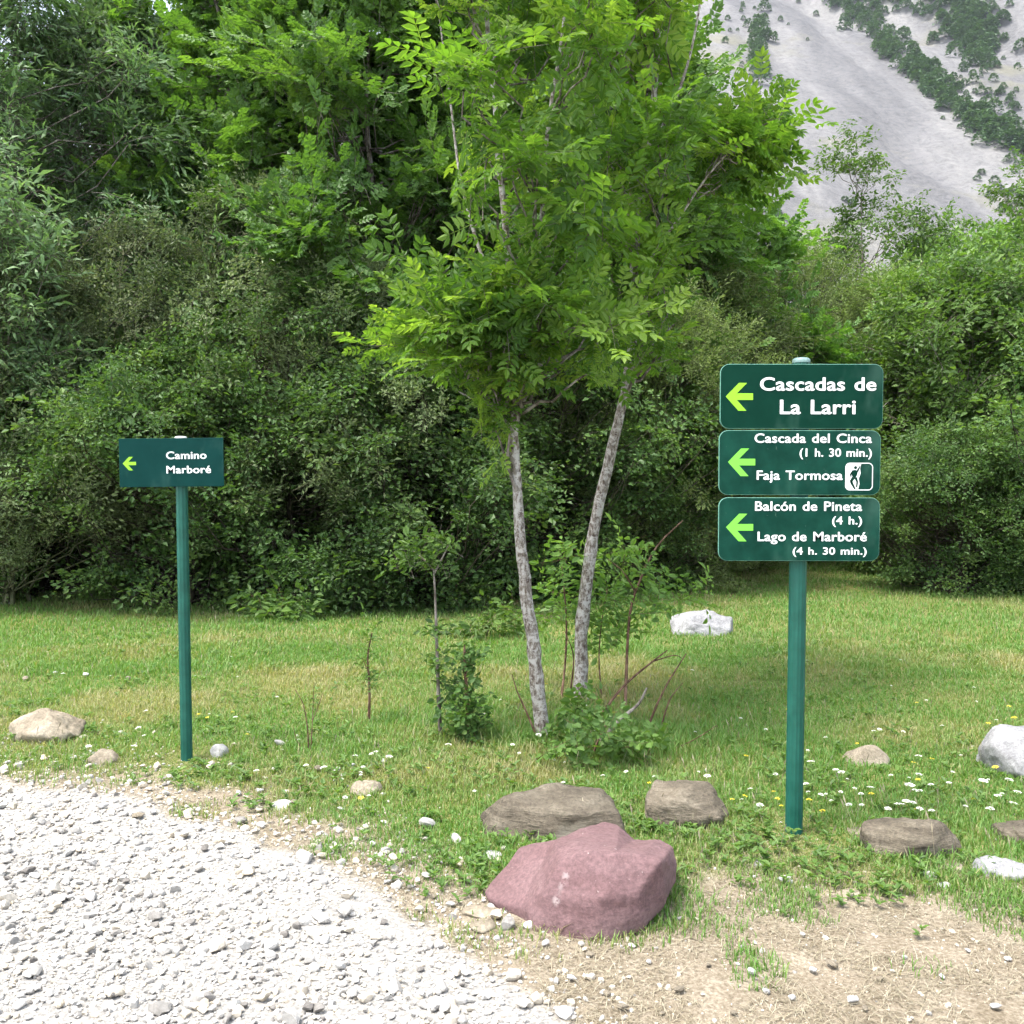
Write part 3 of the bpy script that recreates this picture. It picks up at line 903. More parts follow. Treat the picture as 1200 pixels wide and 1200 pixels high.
def Yg(py): return CAM_H * FPX / (py - 560)
Y1 = Yg(872)
small_plant("sapling", "thin sapling with a leafy tuft on top, left of the pale trunk", "sapling",
    [(.014, [(517, 875, Y1), (514, 820, Y1), (512, 760, Y1), (510, 700, Y1), (508, 665, Y1)]),
     (.006, [(508, 668, Y1), (490, 650, Y1), (472, 640, Y1)]), (.006, [(509, 672, Y1), (525, 640, Y1), (530, 625, Y1)])],
    [(490, 648, Y1), (472, 655, Y1 + .1), (515, 635, Y1), (530, 640, Y1 - .1), (500, 660, Y1), (505, 632, Y1 + .1), (520, 665, Y1), (514, 780, Y1), (520, 800, Y1), (512, 740, Y1), (478, 662, Y1)],
    SP_SAP, 5, .19, M['mid'], M['bark_grey'], 61)
small_plant("ivy_shrub", "small ivy-clad stem with dark rounded leaves beside the sapling", "shrub",
    [(.016, [(552, 882, Y1 - .1), (548, 830, Y1 - .1), (545, 780, Y1 - .1), (544, 755, Y1 - .1)])],
    [(545, 760, Y1 - .1), (547, 775, Y1 - .1), (543, 790, Y1 - .1), (548, 805, Y1 - .1), (545, 820, Y1 - .1), (560, 830, Y1 - .1), (540, 840, Y1 - .1),
     (555, 850, Y1 - .1), (568, 846, Y1 - .1), (545, 862, Y1 - .1), (560, 868, Y1 - .15), (530, 858, Y1 - .1), (522, 820, Y1)],
    SP_IVY, 5, .17, M['hazel'], M['bark_brown'], 62)
Y2 = Yg(852)
small_plant("sapling", "tiny thin-stemmed sapling left of the leafy-topped one", "sapling",
    [(.010, [(432, 853, Y2), (433, 810, Y2), (431, 770, Y2), (436, 742, Y2)]), (.004, [(433, 790, Y2), (424, 770, Y2)])],
    [(432, 795, Y2), (428, 800, Y2), (436, 745, Y2), (425, 760, Y2), (433, 780, Y2)], SP_SAP, 3, .15, M['mid'], M['bark_brown'], 63)
Y3 = Yg(885)
small_plant("dry_twigs", "bare brown twigs sticking up from the grass between sign and sapling", "twigs",
    [(.005, [(362, 884, Y3), (360, 850, Y3), (355, 825, Y3), (346, 808, Y3)]), (.004, [(364, 884, Y3), (366, 845, Y3), (368, 800, Y3)]),
     (.004, [(360, 885, Y3), (348, 868, Y3), (344, 852, Y3)]), (.003, [(366, 845, Y3), (374, 825, Y3), (378, 812, Y3)])],
    [], None, 0, 0, None, M['bark_brown'], 64)
Y4 = Yg(895)
small_plant("ground_shrub", "low leafy bramble at the foot of the two trunks", "shrub",
    [(.008, [(690, 900, Y4), (700, 870, Y4), (715, 840, Y4)])],
    [(x, y, Y4 + random.uniform(-.25, .35)) for x, y in [(660, 880), (675, 870), (690, 865), (705, 880), (720, 890), (735, 885), (745, 895), (752, 880), (668, 850), (684, 840), (700, 850), (712, 865),
      (728, 870), (742, 862), (655, 862), (680, 895), (700, 898), (720, 902), (738, 905), (690, 825), (665, 892), (646, 880), (676, 822), (710, 842), (756, 868)]],
    SP_IVY, 4, .19, M['mid'], M['bark_brown'], 65, crad=.10)
Y5 = 6.9
small_plant("elder_shrub", "leafy shrub with reddish stems growing behind the leaning trunk", "shrub",
    [(.010, [(650, 870, Y5 - .6), (660, 800, Y5), (664, 740, Y5), (660, 680, Y5), (655, 640, Y5)]),
     (.012, [(732, 855, Y5 - .6), (734, 790, Y5 - .3), (738, 720, Y5 - .2), (750, 680, Y5 - .2), (770, 640, Y5 - .2), (800, 610, Y5 - .1)]),
     (.006, [(705, 820, Y5), (702, 770, Y5), (705, 730, Y5), (712, 690, Y5)]),
     (.007, [(668, 815, Y5), (672, 770, Y5), (662, 740, Y5)]),
     (.006, [(745, 695, Y5 - .2), (730, 670, Y5 - .2), (712, 655, Y5 - .2)])],
    [(x, y, Y5 + random.uniform(-.3, .3)) for x, y in [(650, 690), (660, 670), (645, 660), (662, 650), (652, 705), (670, 700), (685, 720), (700, 700), (712, 690), (725, 700), (718, 715), (735, 660),
      (722, 650), (745, 640), (705, 660), (765, 680), (775, 675), (768, 692), (758, 668), (690, 735), (668, 725), (655, 725), (715, 735), (735, 735), (700, 745), (760, 705), (745, 720), (640, 720), (812, 700), (805, 690), (820, 696)]],
    SP_SAP, 5, .22, M['mid'], M['bark_brown'], 66, crad=.13)
def dead(label, pts, r0, extra=()):
    small_plant("dead_branch", label, "branch", [(r0, pts)] + list(extra), [], None, 0, 0, None, M['bark_dead'] if r0 > .011 else M['bark_brown'], int(pts[0][0]), group="dead branches by the tree trunks")
dead("long thin dead branch slanting right from the bramble, end forked", [(695, 850, 5.9), (730, 805, 6.0), (765, 775, 6.0), (782, 762, 6.0)], .010, [(.005, [(765, 775, 6.0), (790, 768, 6.0), (800, 772, 6.0)])])
dead("pale grey broken branch with a dark tip, lowest of the dead branches", [(700, 872, 5.7), (725, 845, 5.75), (748, 825, 5.8), (758, 806, 5.8)], .016)
dead("curved brown dead branch, rightmost beside the grass", [(752, 880, 5.9), (762, 845, 5.9), (780, 805, 5.95), (804, 766, 6.0)], .010, [(.006, [(775, 850, 5.9), (785, 820, 5.9), (800, 800, 5.9)])])
dead("thin twig slanting low over the grass right of the bramble", [(765, 892, 5.5), (790, 878, 5.5), (815, 866, 5.5), (840, 850, 5.5)], .006)
dead("dark thin twig left of the lichened trunk's foot", [(627, 858, 5.6), (615, 830, 5.6), (606, 810, 5.6), (600, 790, 5.6)], .007)
# small bush at the edge of the dark shrubs, and tufts in front of the wood
small_plant("fern_bush", "small light green bush in front of the dark shade right of the small sign", "bush",
    [(.008, [(330, 742, 10.6), (330, 720, 10.6), (328, 705, 10.6)])],
    [(x, y, 10.7 + random.uniform(-.2, .2)) for x, y in [(310, 715), (320, 705), (330, 700), (340, 712), (350, 718), (325, 722), (338, 728), (315, 728), (332, 735), (345, 732)]],
    SP_SAP, 7, .36, M['mid'], M['bark_brown'], 67, crad=.12)
small_plant("leafy_weed", "leafy weeds at the wood's edge just left of the trunks", "plant",
    [(.006, [(570, 745, 9.6), (575, 730, 9.6), (580, 715, 9.6)])],
    [(x, y, 9.7 + random.uniform(-.3, .3)) for x, y in [(560, 735), (575, 722), (590, 715), (600, 728), (585, 738), (555, 745), (540, 742), (605, 742)]],
    SP_SAP, 6, .30, M['mid'], M['bark_brown'], 68, crad=.12)

# ------------------------------------------------------------------ signs
def rounded(w, h, rr, n=6):
    pts = []
    for cx, cy, a0 in ((w / 2 - rr, h / 2 - rr, 0), (-w / 2 + rr, h / 2 - rr, 90), (-w / 2 + rr, -h / 2 + rr, 180), (w / 2 - rr, -h / 2 + rr, 270)):
        for i in range(n + 1):
            a = rad(a0 + 90 * i / n)
            pts.append((cx + rr * math.cos(a), cy + rr * math.sin(a)))
    return pts

def extrude_poly(name, pts, y0, y1, mats, bev=0.0, rim=False):
    """outline in XZ, from y0 (front) to y1 (back)"""
    bm = bmesh.new()
    vs = [bm.verts.new((x, y0, z)) for x, z in pts]
    f = bm.faces.new(vs)
    bmesh.ops.recalc_face_normals(bm, faces=[f])
    if f.normal.y > 0: f.normal_flip()
    r = bmesh.ops.extrude_face_region(bm, geom=[f])
    nv = [v for v in r['geom'] if isinstance(v, bmesh.types.BMVert)]
    for v in nv: v.co.y = y1
    bmesh.ops.recalc_face_normals(bm, faces=bm.faces)
    if bev:
        es = [e for e in bm.edges if abs(e.verts[0].co.y - e.verts[1].co.y) < 1e-6]
        bmesh.ops.bevel(bm, geom=es, offset=bev, segments=2, affect='EDGES', profile=.5)
    me = bpy.data.meshes.new(name)
    if rim:
        for f in bm.faces:
            f.material_index = 0 if abs(f.normal.y) > .95 else 1
    bm.to_mesh(me); bm.free()
    for m_ in mats: me.materials.append(m_)
    return me

def text_mesh(s, x0, x1, zbase, cap, material, off=.03, fontcap=None):
    """lettering fitted between x0 and x1 with a given capital height"""
    cu = bpy.data.curves.new("t", 'FONT')
    cu.body = s; cu.size = 1.0; cu.offset = .006; cu.resolution_u = 4; cu.extrude = .0
    cu.space_word = 1.25; cu.space_character = 1.04
    o = bpy.data.objects.new("t", cu); COL.objects.link(o)
    bpy.context.view_layer.update()
    dg = bpy.context.evaluated_depsgraph_get()
    me = bpy.data.meshes.new_from_object(o.evaluated_get(dg))
    cu.body = "H"
    bpy.context.view_layer.update()
    dg = bpy.context.evaluated_depsgraph_get()
    hm = bpy.data.meshes.new_from_object(o.evaluated_get(dg))
    hc = max(v.co.y for v in hm.vertices)
    bpy.data.objects.remove(o)
    xs = [v.co.x for v in me.vertices]
    a, b = min(xs), max(xs)
    kx = (x1 - x0) / (b - a); kz = cap / hc
    bd = off * .5
    bm = bmesh.new()
    for q, (sx, sz) in enumerate(((0, 0), (-bd, 0), (bd, 0), (0, -bd * .6), (0, bd * .6))):   # heavier strokes: the same letters laid over each other
        b2 = bmesh.new(); b2.from_mesh(me)
        for v in b2.verts:
            v.co = (x0 + (v.co.x - a + sx) * kx, -.0001 * q, zbase + (v.co.y + sz) * kz)
        tmp = bpy.data.meshes.new("tmp"); b2.to_mesh(tmp); b2.free()
        bm.from_mesh(tmp); bpy.data.meshes.remove(tmp)
    for f in bm.faces:
        f.normal_update()
        if f.normal.y > 0: f.normal_flip()
    bm.to_mesh(me); bm.free()
    me.materials.clear(); me.materials.append(material)
    for p in me.polygons: p.material_index = 0
    return me

def flat(name, polys, material, y0=0, y1=.0012):
    bm = bmesh.new()
    for pts in polys:
        vs = [bm.verts.new((x, y0, z)) for x, z in pts]
        f = bm.faces.new(vs)
        r = bmesh.ops.extrude_face_region(bm, geom=[f])
        for v in r['geom']:
            if isinstance(v, bmesh.types.BMVert): v.co.y = y1
    bmesh.ops.triangulate(bm, faces=bm.faces[:])
    bmesh.ops.recalc_face_normals(bm, faces=bm.faces)
    me = bpy.data.meshes.new(name); bm.to_mesh(me); bm.free()
    me.materials.append(material)
    return me

ARROW = [(127, 280), (192, 213), (232, 213), (182, 264), (262, 264), (262, 297), (182, 297), (230, 350), (190, 350)]

def zx(zp): return 820 + zp / 4.2875
def zy(zp): return 400 + zp / 4.2875

SY = 4.2                                   # depth of the large sign
spx = 930.0
kpx = SY / FPX
base = at(spx, 990, SY)
SZ0 = float(ground_z(base.x, SY))
big_sign = empty("trail_signpost", (base.x, SY, SZ0), "tall green signpost with three stacked direction panels on the right", "signpost")
def L(px, py):                               # photo pixel -> local x,z on the sign's panel plane
    p = at(px, py, SY - .045)
    return (p.x - base.x, p.z - SZ0)

def post_mesh(h, r, lean, sides=40, flutes=14, name="post"):
    b = Bag()
    n = 12
    a = np.linspace(0, 2 * math.pi, sides * 2, endpoint=False)
    rr = r * (1 + .028 * np.cos(a * flutes))
    ring = np.stack([rr * np.cos(a), rr * np.sin(a)], 1)
    z = np.linspace(-.12, h, n)
    V = []
    for q in z:
        t = q / h
        V.append(np.column_stack([ring[:, 0] + lean[0] * t, ring[:, 1] + lean[1] * t, np.full(len(a), q)]))
    V = np.concatenate(V); s = len(a)
    i = np.arange(n - 1)[:, None] * s; k = np.arange(s)[None]; k2 = (k + 1) % s
    F = np.stack([i + k, i + k2, i + s + k2, i + s + k], 2).reshape(-1, 4)
    return mesh_np(name, V, F, M['post'], smooth=True)

def cap_mesh(r, h, m_):
    prof = [(r * 1.04, 0), (r * 1.06, h * .3), (r * 1.0, h * .7), (r * .8, h * .95), (r * .4, h * 1.05), (.0005, h * 1.08)]
    V = []; s = 32
    for rr, z in prof:
        for i in range(s):
            a = 2 * math.pi * i / s; V.append((rr * math.cos(a), rr * math.sin(a), z))
    F = [[j * s + i, j * s + (i + 1) % s, (j + 1) * s + (i + 1) % s, (j + 1) * s + i] for j in range(len(prof) - 1) for i in range(s)]
    return mesh_np("cap", V, np.array(F), m_, smooth=True)

ztop = L(932, 424)[1]
obj("post", post_mesh(ztop, .036, (.012, 0)), big_sign)
obj("cap", cap_mesh(.036, .022, M['cap']), big_sign, (.012, 0, ztop))
# clamps behind the panels
def box_pts(w, h): return [(-w / 2, -h / 2), (w / 2, -h / 2), (w / 2, h / 2), (-w / 2, h / 2)]

def panel(parent, x0, y0, x1, y1, material, arrow, texts, Lf, rr, label, tilt=0.0, ycen=-.052, arrow_mat='lime2', thick=.012, rimmat='panel_edge'):
    xa, za = Lf(x0, y1); xb, zb = Lf(x1, y0)
    w, h = xb - xa, zb - za; cx, cz = (xa + xb) / 2, (za + zb) / 2
    p = obj("sign_panel", extrude_poly("sign_panel", rounded(w, h, rr) if rr > .003 else rounded(w, h, .004, 2), -thick / 2, thick / 2, [M[material], M[rimmat]], bev=.0018, rim=True), parent, (cx, ycen, cz))
    p.rotation_euler = (0, tilt, 0)
    p["label"] = label
    yf = -thick / 2 - .0014
    def loc(px, py):
        q = Lf(px, py); return q[0] - cx, q[1] - cz
    tipx, tipy, sx = arrow
    ax, az = loc(tipx, tipy)
    k = kpx / 4.2875 * sx * (Lf is L) + (sx * .00458 * .98 / 4.2875) * (Lf is not L)
    o = obj("arrow_marking", flat("arrow_marking", [[(ax + (a - 127) * k, az - (b - 281) * k) for a, b in ARROW]], M[arrow_mat]), p, (0, yf, 0))
    for s, u0, u1, yb, cappx, off in texts:
        a0, zb_ = loc(u0, yb); a1, _ = loc(u1, yb)
        kk = abs(Lf(0, 0)[1] - Lf(0, 1)[1])
        t = obj("lettering", text_mesh(s, a0, a1, zb_, cappx * kk, M['white_ink'], off), p, (0, yf, 0))
        t["label"] = "white lettering reading " + s
    # two bolts on the back, a clamp round the post
    cl = obj("clamp", extrude_poly("clamp", [(-.055, -.014), (.055, -.014), (.055, .014), (-.055, .014)], 0, .006, [M['post']], bev=.001), p, (-cx + Lf(*((spx, 0) if Lf is L else (209, 0)))[0] * 0 + (.006 if Lf is L else 0), thick / 2 + .0005, 0))
    return p, loc

p1, _ = panel(big_sign, 843, 427, 1034, 502.5, 'panel_dark', (849.6, 465.3, 1), [("Cascadas de", 890, 1025, 457.8, 15.4, .035), ("La Larri", 913.3, 1000.8, 485.2, 16.6, .035)], L, .038,
              "dark green top panel reading Cascadas de La Larri", .001, arrow_mat='lime')
p2, loc2 = panel(big_sign, 841.5, 504.5, 1031, 580, 'panel_worn', (852.2, 541.8, 1),
              [("Cascada del Cinca", 883.4, 1020, 518.9, 10.8, .03), ("(1 h. 30 min.)", 936, 1020, 535.0, 9.6, .03), ("Faja Tormosa", 886, 986, 562.1, 10.8, .03)], L, .038,
              "weathered green middle panel with a climber pictogram", .002)
p3, _ = panel(big_sign, 841, 583, 1030, 657, 'panel_worn', (849.9, 618, 1),
              [("Balcón de Pineta", 884, 1008.5, 598.3, 11, .03), ("(4 h.)", 974, 1008.5, 614.1, 9.4, .03), ("Lago de Marboré", 887, 1014, 633.7, 11, .03), ("(4 h. 30 min.)", 928, 1014, 649.4, 8.6, .03)], L, .038,
              "green bottom panel reading Balcón de Pineta and Lago de Marboré", .002)
# pictogram on the middle panel: white rounded frame, left half white with a dark climber on it
def ZP(a, b): return loc2(zx(a), zy(b))
yf = -.006 - .0014
x0, z0 = ZP(725, 748); x1, z1 = ZP(865, 610)
cx, cz, w, h = (x0 + x1) / 2, (z0 + z1) / 2, x1 - x0, z1 - z0
outer = rounded(w, h, .019, 6); inner = rounded(w - .007, h - .007, .0155, 6)
bm = bmesh.new()
vo = [bm.verts.new((x + cx, 0, z + cz)) for x, z in outer]; vi = [bm.verts.new((x + cx, 0, z + cz)) for x, z in inner]
for i in range(len(vo)):
    j = (i + 1) % len(vo); bm.faces.new((vo[i], vo[j], vi[j], vi[i]))
bmesh.ops.recalc_face_normals(bm, faces=bm.faces)
me = bpy.data.meshes.new("pictogram_frame"); bm.to_mesh(me); bm.free(); me.materials.append(M['white_ink'])
obj("pictogram", me, p2, (0, yf + .0004, 0))
wall_poly = [ZP(*q) for q in [(729, 632), (735, 616), (750, 613), (778, 613), (806, 613), (800, 640), (803, 662), (793, 690), (797, 715), (790, 744), (750, 744), (735, 740), (729, 726)]]
obj("pictogram_rock", flat("pictogram_rock", [wall_poly], M['white_ink'], 0, .0006), p2, (0, yf + .0006, 0))
def disc(cx_, cy_, r, n=12): return [ZP(cx_ + r * math.cos(2 * math.pi * i / n), cy_ + r * math.sin(2 * math.pi * i / n)) for i in range(n)]
fig = [disc(777, 634, 8),
       [ZP(*q) for q in [(760, 648), (775, 645), (788, 652), (786, 668), (776, 686), (762, 680), (754, 664)]],
       [ZP(*q) for q in [(782, 650), (797, 626), (801, 629), (790, 657)]],
       [ZP(*q) for q in [(758, 652), (748, 668), (752, 682), (757, 680), (755, 668), (764, 660)]],
       [ZP(*q) for q in [(762, 678), (748, 700), (752, 712), (762, 704), (774, 688)]],
       [ZP(*q) for q in [(754, 700), (762, 704), (778, 742), (770, 742), (750, 710)]],
       [ZP(*q) for q in [(770, 684), (784, 682), (790, 704), (786, 732), (779, 732), (781, 706)]]]
obj("pictogram_climber", flat("pictogram_climber", fig, M['panel_dark'], 0, .0006), p2, (0, yf - .0004, 0))

# small sign
LY = 5.27
lb = at(219, 899, LY)
LZ0 = float(ground_z(lb.x, LY))
small_sign = empty("trail_signpost", (lb.x, LY, LZ0), "slim green signpost with one small panel reading Camino Marboré", "signpost")
def L2(px, py):
    p = at(px, py, LY - .04); return (p.x - lb.x, p.z - LZ0)
xt, zt = L2(209, 514)
xo = xt
obj("post", post_mesh(zt, .031, (xo, 0), flutes=10), small_sign)
obj("cap", cap_mesh(.031, .014, M['cap_pale']), small_sign, (xo, 0, zt))
pp, _ = panel(small_sign, 140.5, 513.5, 262, 570.5, 'panel_small', (144.4, 542.8, .50), [("Camino", 195.5, 242.4, 537.9, 8.8, .03), ("Marboré", 195.8, 247.5, 554.6, 8.8, .03)], L2, .0,
      "plain green panel reading Camino Marboré", -.010, ycen=-.04, arrow_mat='lime', rimmat='panel_small')
for sgn, s_ in ((big_sign, 3), (small_sign, 1)): pass

# ------------------------------------------------------------------ rocks
def hull_rock(name, pts, material, label, cat="rock", group=None, cuts=5, smooth=2, amp=.012, freq=6, seed=0, keep=None):
    pts = np.array(pts, float)
    c = pts.mean(0); c[2] = min(pts[:, 2])
    bm = bmesh.new()
    for p in pts: bm.verts.new(p - c)
    r = bmesh.ops.convex_hull(bm, input=bm.verts)
    junk = [g for g in r['geom_interior'] if isinstance(g, bmesh.types.BMVert)]
    bmesh.ops.delete(bm, geom=junk, context='VERTS')
    loose = [v for v in bm.verts if not v.link_faces]
    bmesh.ops.delete(bm, geom=loose, context='VERTS')
    size = max(pts.max(0) - pts.min(0))
    bmesh.ops.triangulate(bm, faces=bm.faces[:])
    for _ in range(cuts):
        lim = size / 26 if cuts > 3 else size / 7
        es = [e for e in bm.edges if e.calc_length() > lim]
        if not es: break
        bmesh.ops.subdivide_edges(bm, edges=es, cuts=1)
        bmesh.ops.triangulate(bm, faces=bm.faces[:])
    for _q in range(smooth * (3 if cuts > 3 else 1)):
        bmesh.ops.smooth_vert(bm, verts=bm.verts, factor=.5, use_axis_x=True, use_axis_y=True, use_axis_z=True)
    bm.normal_update()
    o_ = Vector((seed * 7.3, seed * 1.9, seed * 3.1))
    for v in bm.verts:
        n1 = mnoise.fractal(v.co * freq + o_, .9, 2.1, 5)
        n2 = abs(mnoise.noise(v.co * freq * .8 + o_ * 2))
        v.co += v.normal * (n1 * amp - (.35 * amp if n2 < .06 else 0))
    bm.normal_update()
    me = bpy.data.meshes.new(name); bm.to_mesh(me); bm.free()
    me.materials.append(material)
    for p in me.polygons: p.use_smooth = True
    o = obj(name, me, loc=Vector(c))
    if label: thing(o, label, cat, group)
    return o

def blob_pts(px0, px1, py0, py1, Yc, depth, seed, n=26, lean=0.0, sink=.18, flat_top=.0):
    """random points on a half-buried ellipsoid that fills the photo box"""
    r = np.random.default_rng(seed)
    a, b = at(px0, py1, Yc), at(px1, py0, Yc)
    cx = (a.x + b.x) / 2; w = (b.x - a.x) / 2 * 1.08
    zg = float(ground_z(cx, Yc)); H = max(b.z - zg, .02)
    d = r.normal(0, 1, (n, 3)); d /= np.linalg.norm(d, axis=1, keepdims=True)
    d[:, 2] = np.clip(d[:, 2], -.5, 1 - flat_top)
    d = np.sign(d) * np.abs(d) ** .86
    d *= r.uniform(.86, 1.03, (n, 1))
    return np.stack([cx + d[:, 0] * w + lean * d[:, 2] * w, Yc + d[:, 1] * depth / 2, zg - .0 + (d[:, 2] / (1 - flat_top) * .86 + .14) * H], 1)

# the red sandstone block, from its corner points
def zq(a, b, Yd): return np.array(at(540 + a / 3.53, 880 + b / 3.53, Yd))
RP = dict(
 A=zq(95, 588, 3.56), B=zq(238, 400, 3.66), B2=zq(160, 500, 3.62), C=zq(380, 366, 3.60), J=zq(415, 440, 3.38), D=zq(520, 318, 3.70), D2=zq(590, 292, 3.74), D3=zq(655, 308, 3.74), E=zq(722, 366, 3.70), F=zq(822, 362, 3.66), F2=zq(878, 392, 3.60),
 G=zq(898, 468, 3.55), G2=zq(893, 540, 3.52), H=zq(828, 455, 3.33), H2=zq(740, 425, 3.34), I=zq(640, 418, 3.34), I2=zq(530, 415, 3.36), K=zq(308, 690, 3.31), K2=zq(345, 570, 3.33), O=zq(245, 655, 3.40), A2=zq(120, 618, 3.50),
 L0=zq(395, 768, 3.27), L=zq(545, 812, 3.235), L1=zq(620, 800, 3.24), M=zq(760, 738, 3.29), N=zq(845, 640, 3.38), S=zq(590, 610, 3.245), S2=zq(735, 590, 3.27))
red_z = dict(P=(-.02, 3.80, -.05), Q=(.14, 4.02, -.05), Rr=(.42, 3.95, -.05), T=(.08, 3.88, .04), U=(.28, 3.90, .09), W=(.47, 3.78, .0), X=(.0, 3.45, -.10), Y=(.05, 3.28, -.10), Z=(.22, 3.30, -.10), V=(.42, 3.45, -.10))
RP.update({k: np.array(v) for k, v in red_z.items()})
faces = ["A A2 O K K2 J C B B2", "K L0 S K2", "K2 S I2 J", "L0 L S", "L L1 S", "S L1 M S2", "S S2 H H2 I", "S I I2", "S2 M N H", "H N G2 G", "J I2 D C", "I2 I D3 D2 D", "I H2 E D3", "H2 H F E", "H G F2 F",
         "A B2 B P", "B C T P", "C D T", "D D2 U T", "D2 D3 U", "D3 E U", "E F U", "F F2 W U", "F2 G W", "G G2 W", "T Q P", "T U Q", "U W Rr Q", "G2 N V", "G2 V W", "W V Rr", "N M V", "M Z V", "M L1 Z", "L1 L Y Z", "L L0 Y", "L0 K X Y", "K O X", "O A2 X", "A2 A P X", "P Q Rr V Z Y X"]
def solid_rock(name, RP, faces, material, label, cat, seg, smooth, amp, freq, seed):
    bm = bmesh.new()
    c = np.mean([v for v in RP.values()], 0); c[2] = 0
    vv = {k: bm.verts.new(Vector(v - c)) for k, v in RP.items()}
    for f in faces: bm.faces.new([vv[k] for k in f.split()])
    bmesh.ops.triangulate(bm, faces=bm.faces[:])
    for _ in range(7):
        es = [e for e in bm.edges if e.calc_length() > seg]
        if not es: break
        bmesh.ops.subdivide_edges(bm, edges=es, cuts=1)
        bmesh.ops.triangulate(bm, faces=bm.faces[:])
    for _ in range(smooth):
        bmesh.ops.smooth_vert(bm, verts=bm.verts, factor=.5, use_axis_x=True, use_axis_y=True, use_axis_z=True)
    bmesh.ops.recalc_face_normals(bm, faces=bm.faces[:])
    bm.normal_update()
    o_ = Vector((seed * 7.3, seed * 1.9, seed * 3.1))
    for v in bm.verts:
        n1 = mnoise.fractal(v.co * freq + o_, .95, 2.1, 6)
        q = Vector((v.co.x * 5, v.co.y * 5, v.co.z * 22)) + o_
        v.co += v.normal * (n1 * amp + .0022 * mnoise.noise(q))
    # two small pits, as on the block's upper front edge
    for pit in (zq(557, 430, 3.44), zq(600, 462, 3.42), zq(490, 392, 3.50)):
        pc = Vector(pit - c)
        for v in bm.verts:
            d_ = (v.co - pc); d2 = math.hypot(d_.x * .7 + d_.z * .7, (d_.x - d_.z) * .25)
            if d_.length < .06 and d2 < .010: v.co.y += .010 * (1 - d2 / .010)
    me = bpy.data.meshes.new(name); bm.to_mesh(me); bm.free()
    co_ = np.array([v.co[:] for v in me.vertices]) + c
    pa, pb = zq(436, 508, 3.36), zq(396, 606, 3.33)
    ab = pb - pa; tt_ = np.clip(((co_ - pa) @ ab) / (ab @ ab), 0, 1)
    dd_ = np.linalg.norm((co_ - pa - tt_[:, None] * ab) * [1, .4, 1], axis=1)
    at_ = me.attributes.new("mark", 'FLOAT', 'POINT'); at_.data.foreach_set("value", np.clip(1.3 - dd_ / .016, 0, 1).astype(np.float32))
    me.materials.append(material)
    for p in me.polygons: p.use_smooth = True
    return thing(obj(name, me, loc=Vector(c)), label, cat)
rb = solid_rock("boulder", RP, faces, M['red'], "large purplish red boulder at the edge of the gravel", "boulder", .012, 4, .007, 9, 1)

G6 = "boulders and stones lying along the turf edge"
rocks = [
 # px0 px1 py0 py1 Yc depth mat label
 (563, 750, 925, 996, 4.25, .50, 'brown', "long layered grey-brown boulder just behind the red one", 1),
 (748, 858, 914, 978, 4.38, .38, 'brown', "angular tan-brown boulder right of the layered one, behind the red boulder", 2),
 (14, 101, 833, 874, 5.72, .36, 'tan', "rounded tan boulder in the grass left of the small sign", 3),
 (103, 140, 878, 904, 5.25, .17, 'tan', "small reddish tan stone between tan boulder and small sign", 4),
 (245, 267, 870, 893, 5.35, .09, 'pebble', "small white stone just right of the small sign's foot", 5),
 (406, 449, 914, 940, 4.74, .15, 'tan', "pale pointed stone in the grass in front of the sapling", 6),
 (564, 589, 1003, 1022, 3.92, .08, 'pebble', "bright white stone left of the red boulder", 7),
 (984, 1041, 870, 902, 5.28, .24, 'tan', "smooth tan stone in the meadow right of the large sign", 8),
 (1152, 1265, 850, 922, 5.15, .45, 'white', "big angular white rock cut by the right edge", 9),
 (1012, 1124, 957, 1014, 4.02, .36, 'brown', "flat brown boulder right of the large sign's foot", 10),
 (1158, 1240, 964, 1000, 4.15, .28, 'brown', "low flat grey-brown stone near the right edge", 11),
 (1138, 1206, 1005, 1034, 3.78, .18, 'white', "flat white stone near the right edge, below the grey-brown one", 12),
 (782, 864, 716, 751, 9.8, .5, 'white', "white streaked rock far back in the meadow right of the trunks", 13),
 (-20, 17, 706, 720, 12.0, .4, 'white', "small pale rock at the wood's foot on the left edge", 14),
 (992, 1020, 976, 996, 4.2, .12, 'tan', "small tan stone touching the flat brown boulder", 15),
 (875, 897, 1021, 1036, 3.86, .07, 'white', "small grey stone left of the large sign's foot", 16),
 (905, 929, 1036, 1048, 3.72, .07, 'pebble', "small flat white stone in front of the large sign's foot", 17),
 (983, 1010, 1046, 1066, 3.60, .09, 'tan', "small tan stone on the worn edge right of the large sign", 18),
 (1080, 1099, 1032, 1046, 3.74, .06, 'pebble', "small white stone left of its twin below the brown boulder", 19),
 (1096, 1114, 1042, 1056, 3.65, .06, 'pebble', "small white stone right of its twin below the brown boulder", 20),
 (1104, 1132, 1020, 1042, 3.80, .10, 'tan', "yellowish stone above the two small white ones", 21),
 (540, 582, 1068, 1092, 3.45, .14, 'tan', "flat pale stone half buried left of the red boulder", 22),
 (545, 580, 1090, 1110, 3.33, .11, 'tan', "flat pale stone at the gravel's edge below its like", 23),
 (316, 345, 938, 956, 4.56, .12, 'pebble', "pale flat stone in the grass above the gravel", 24),
 (-5, 9, 841, 852, 6.1, .12, 'tan', "small grey stone at the left edge beside the tan boulder", 25),
]
for k, (x0, x1, y0, y1, Yc, dp, mt, lab, sd_) in enumerate(rocks):
    big_ = (x1 - x0) > 60
    nm = "boulder" if big_ else "stone"
    hull_rock(nm, blob_pts(x0, x1, y0, y1, Yc, dp, 300 + sd_, n=30 if big_ else 20, flat_top=.06), M[mt], lab, nm, G6,
              cuts=5 if big_ else 3, smooth=1, amp=(.014 if big_ else .004), freq=(7 if big_ else 18), seed=sd_)

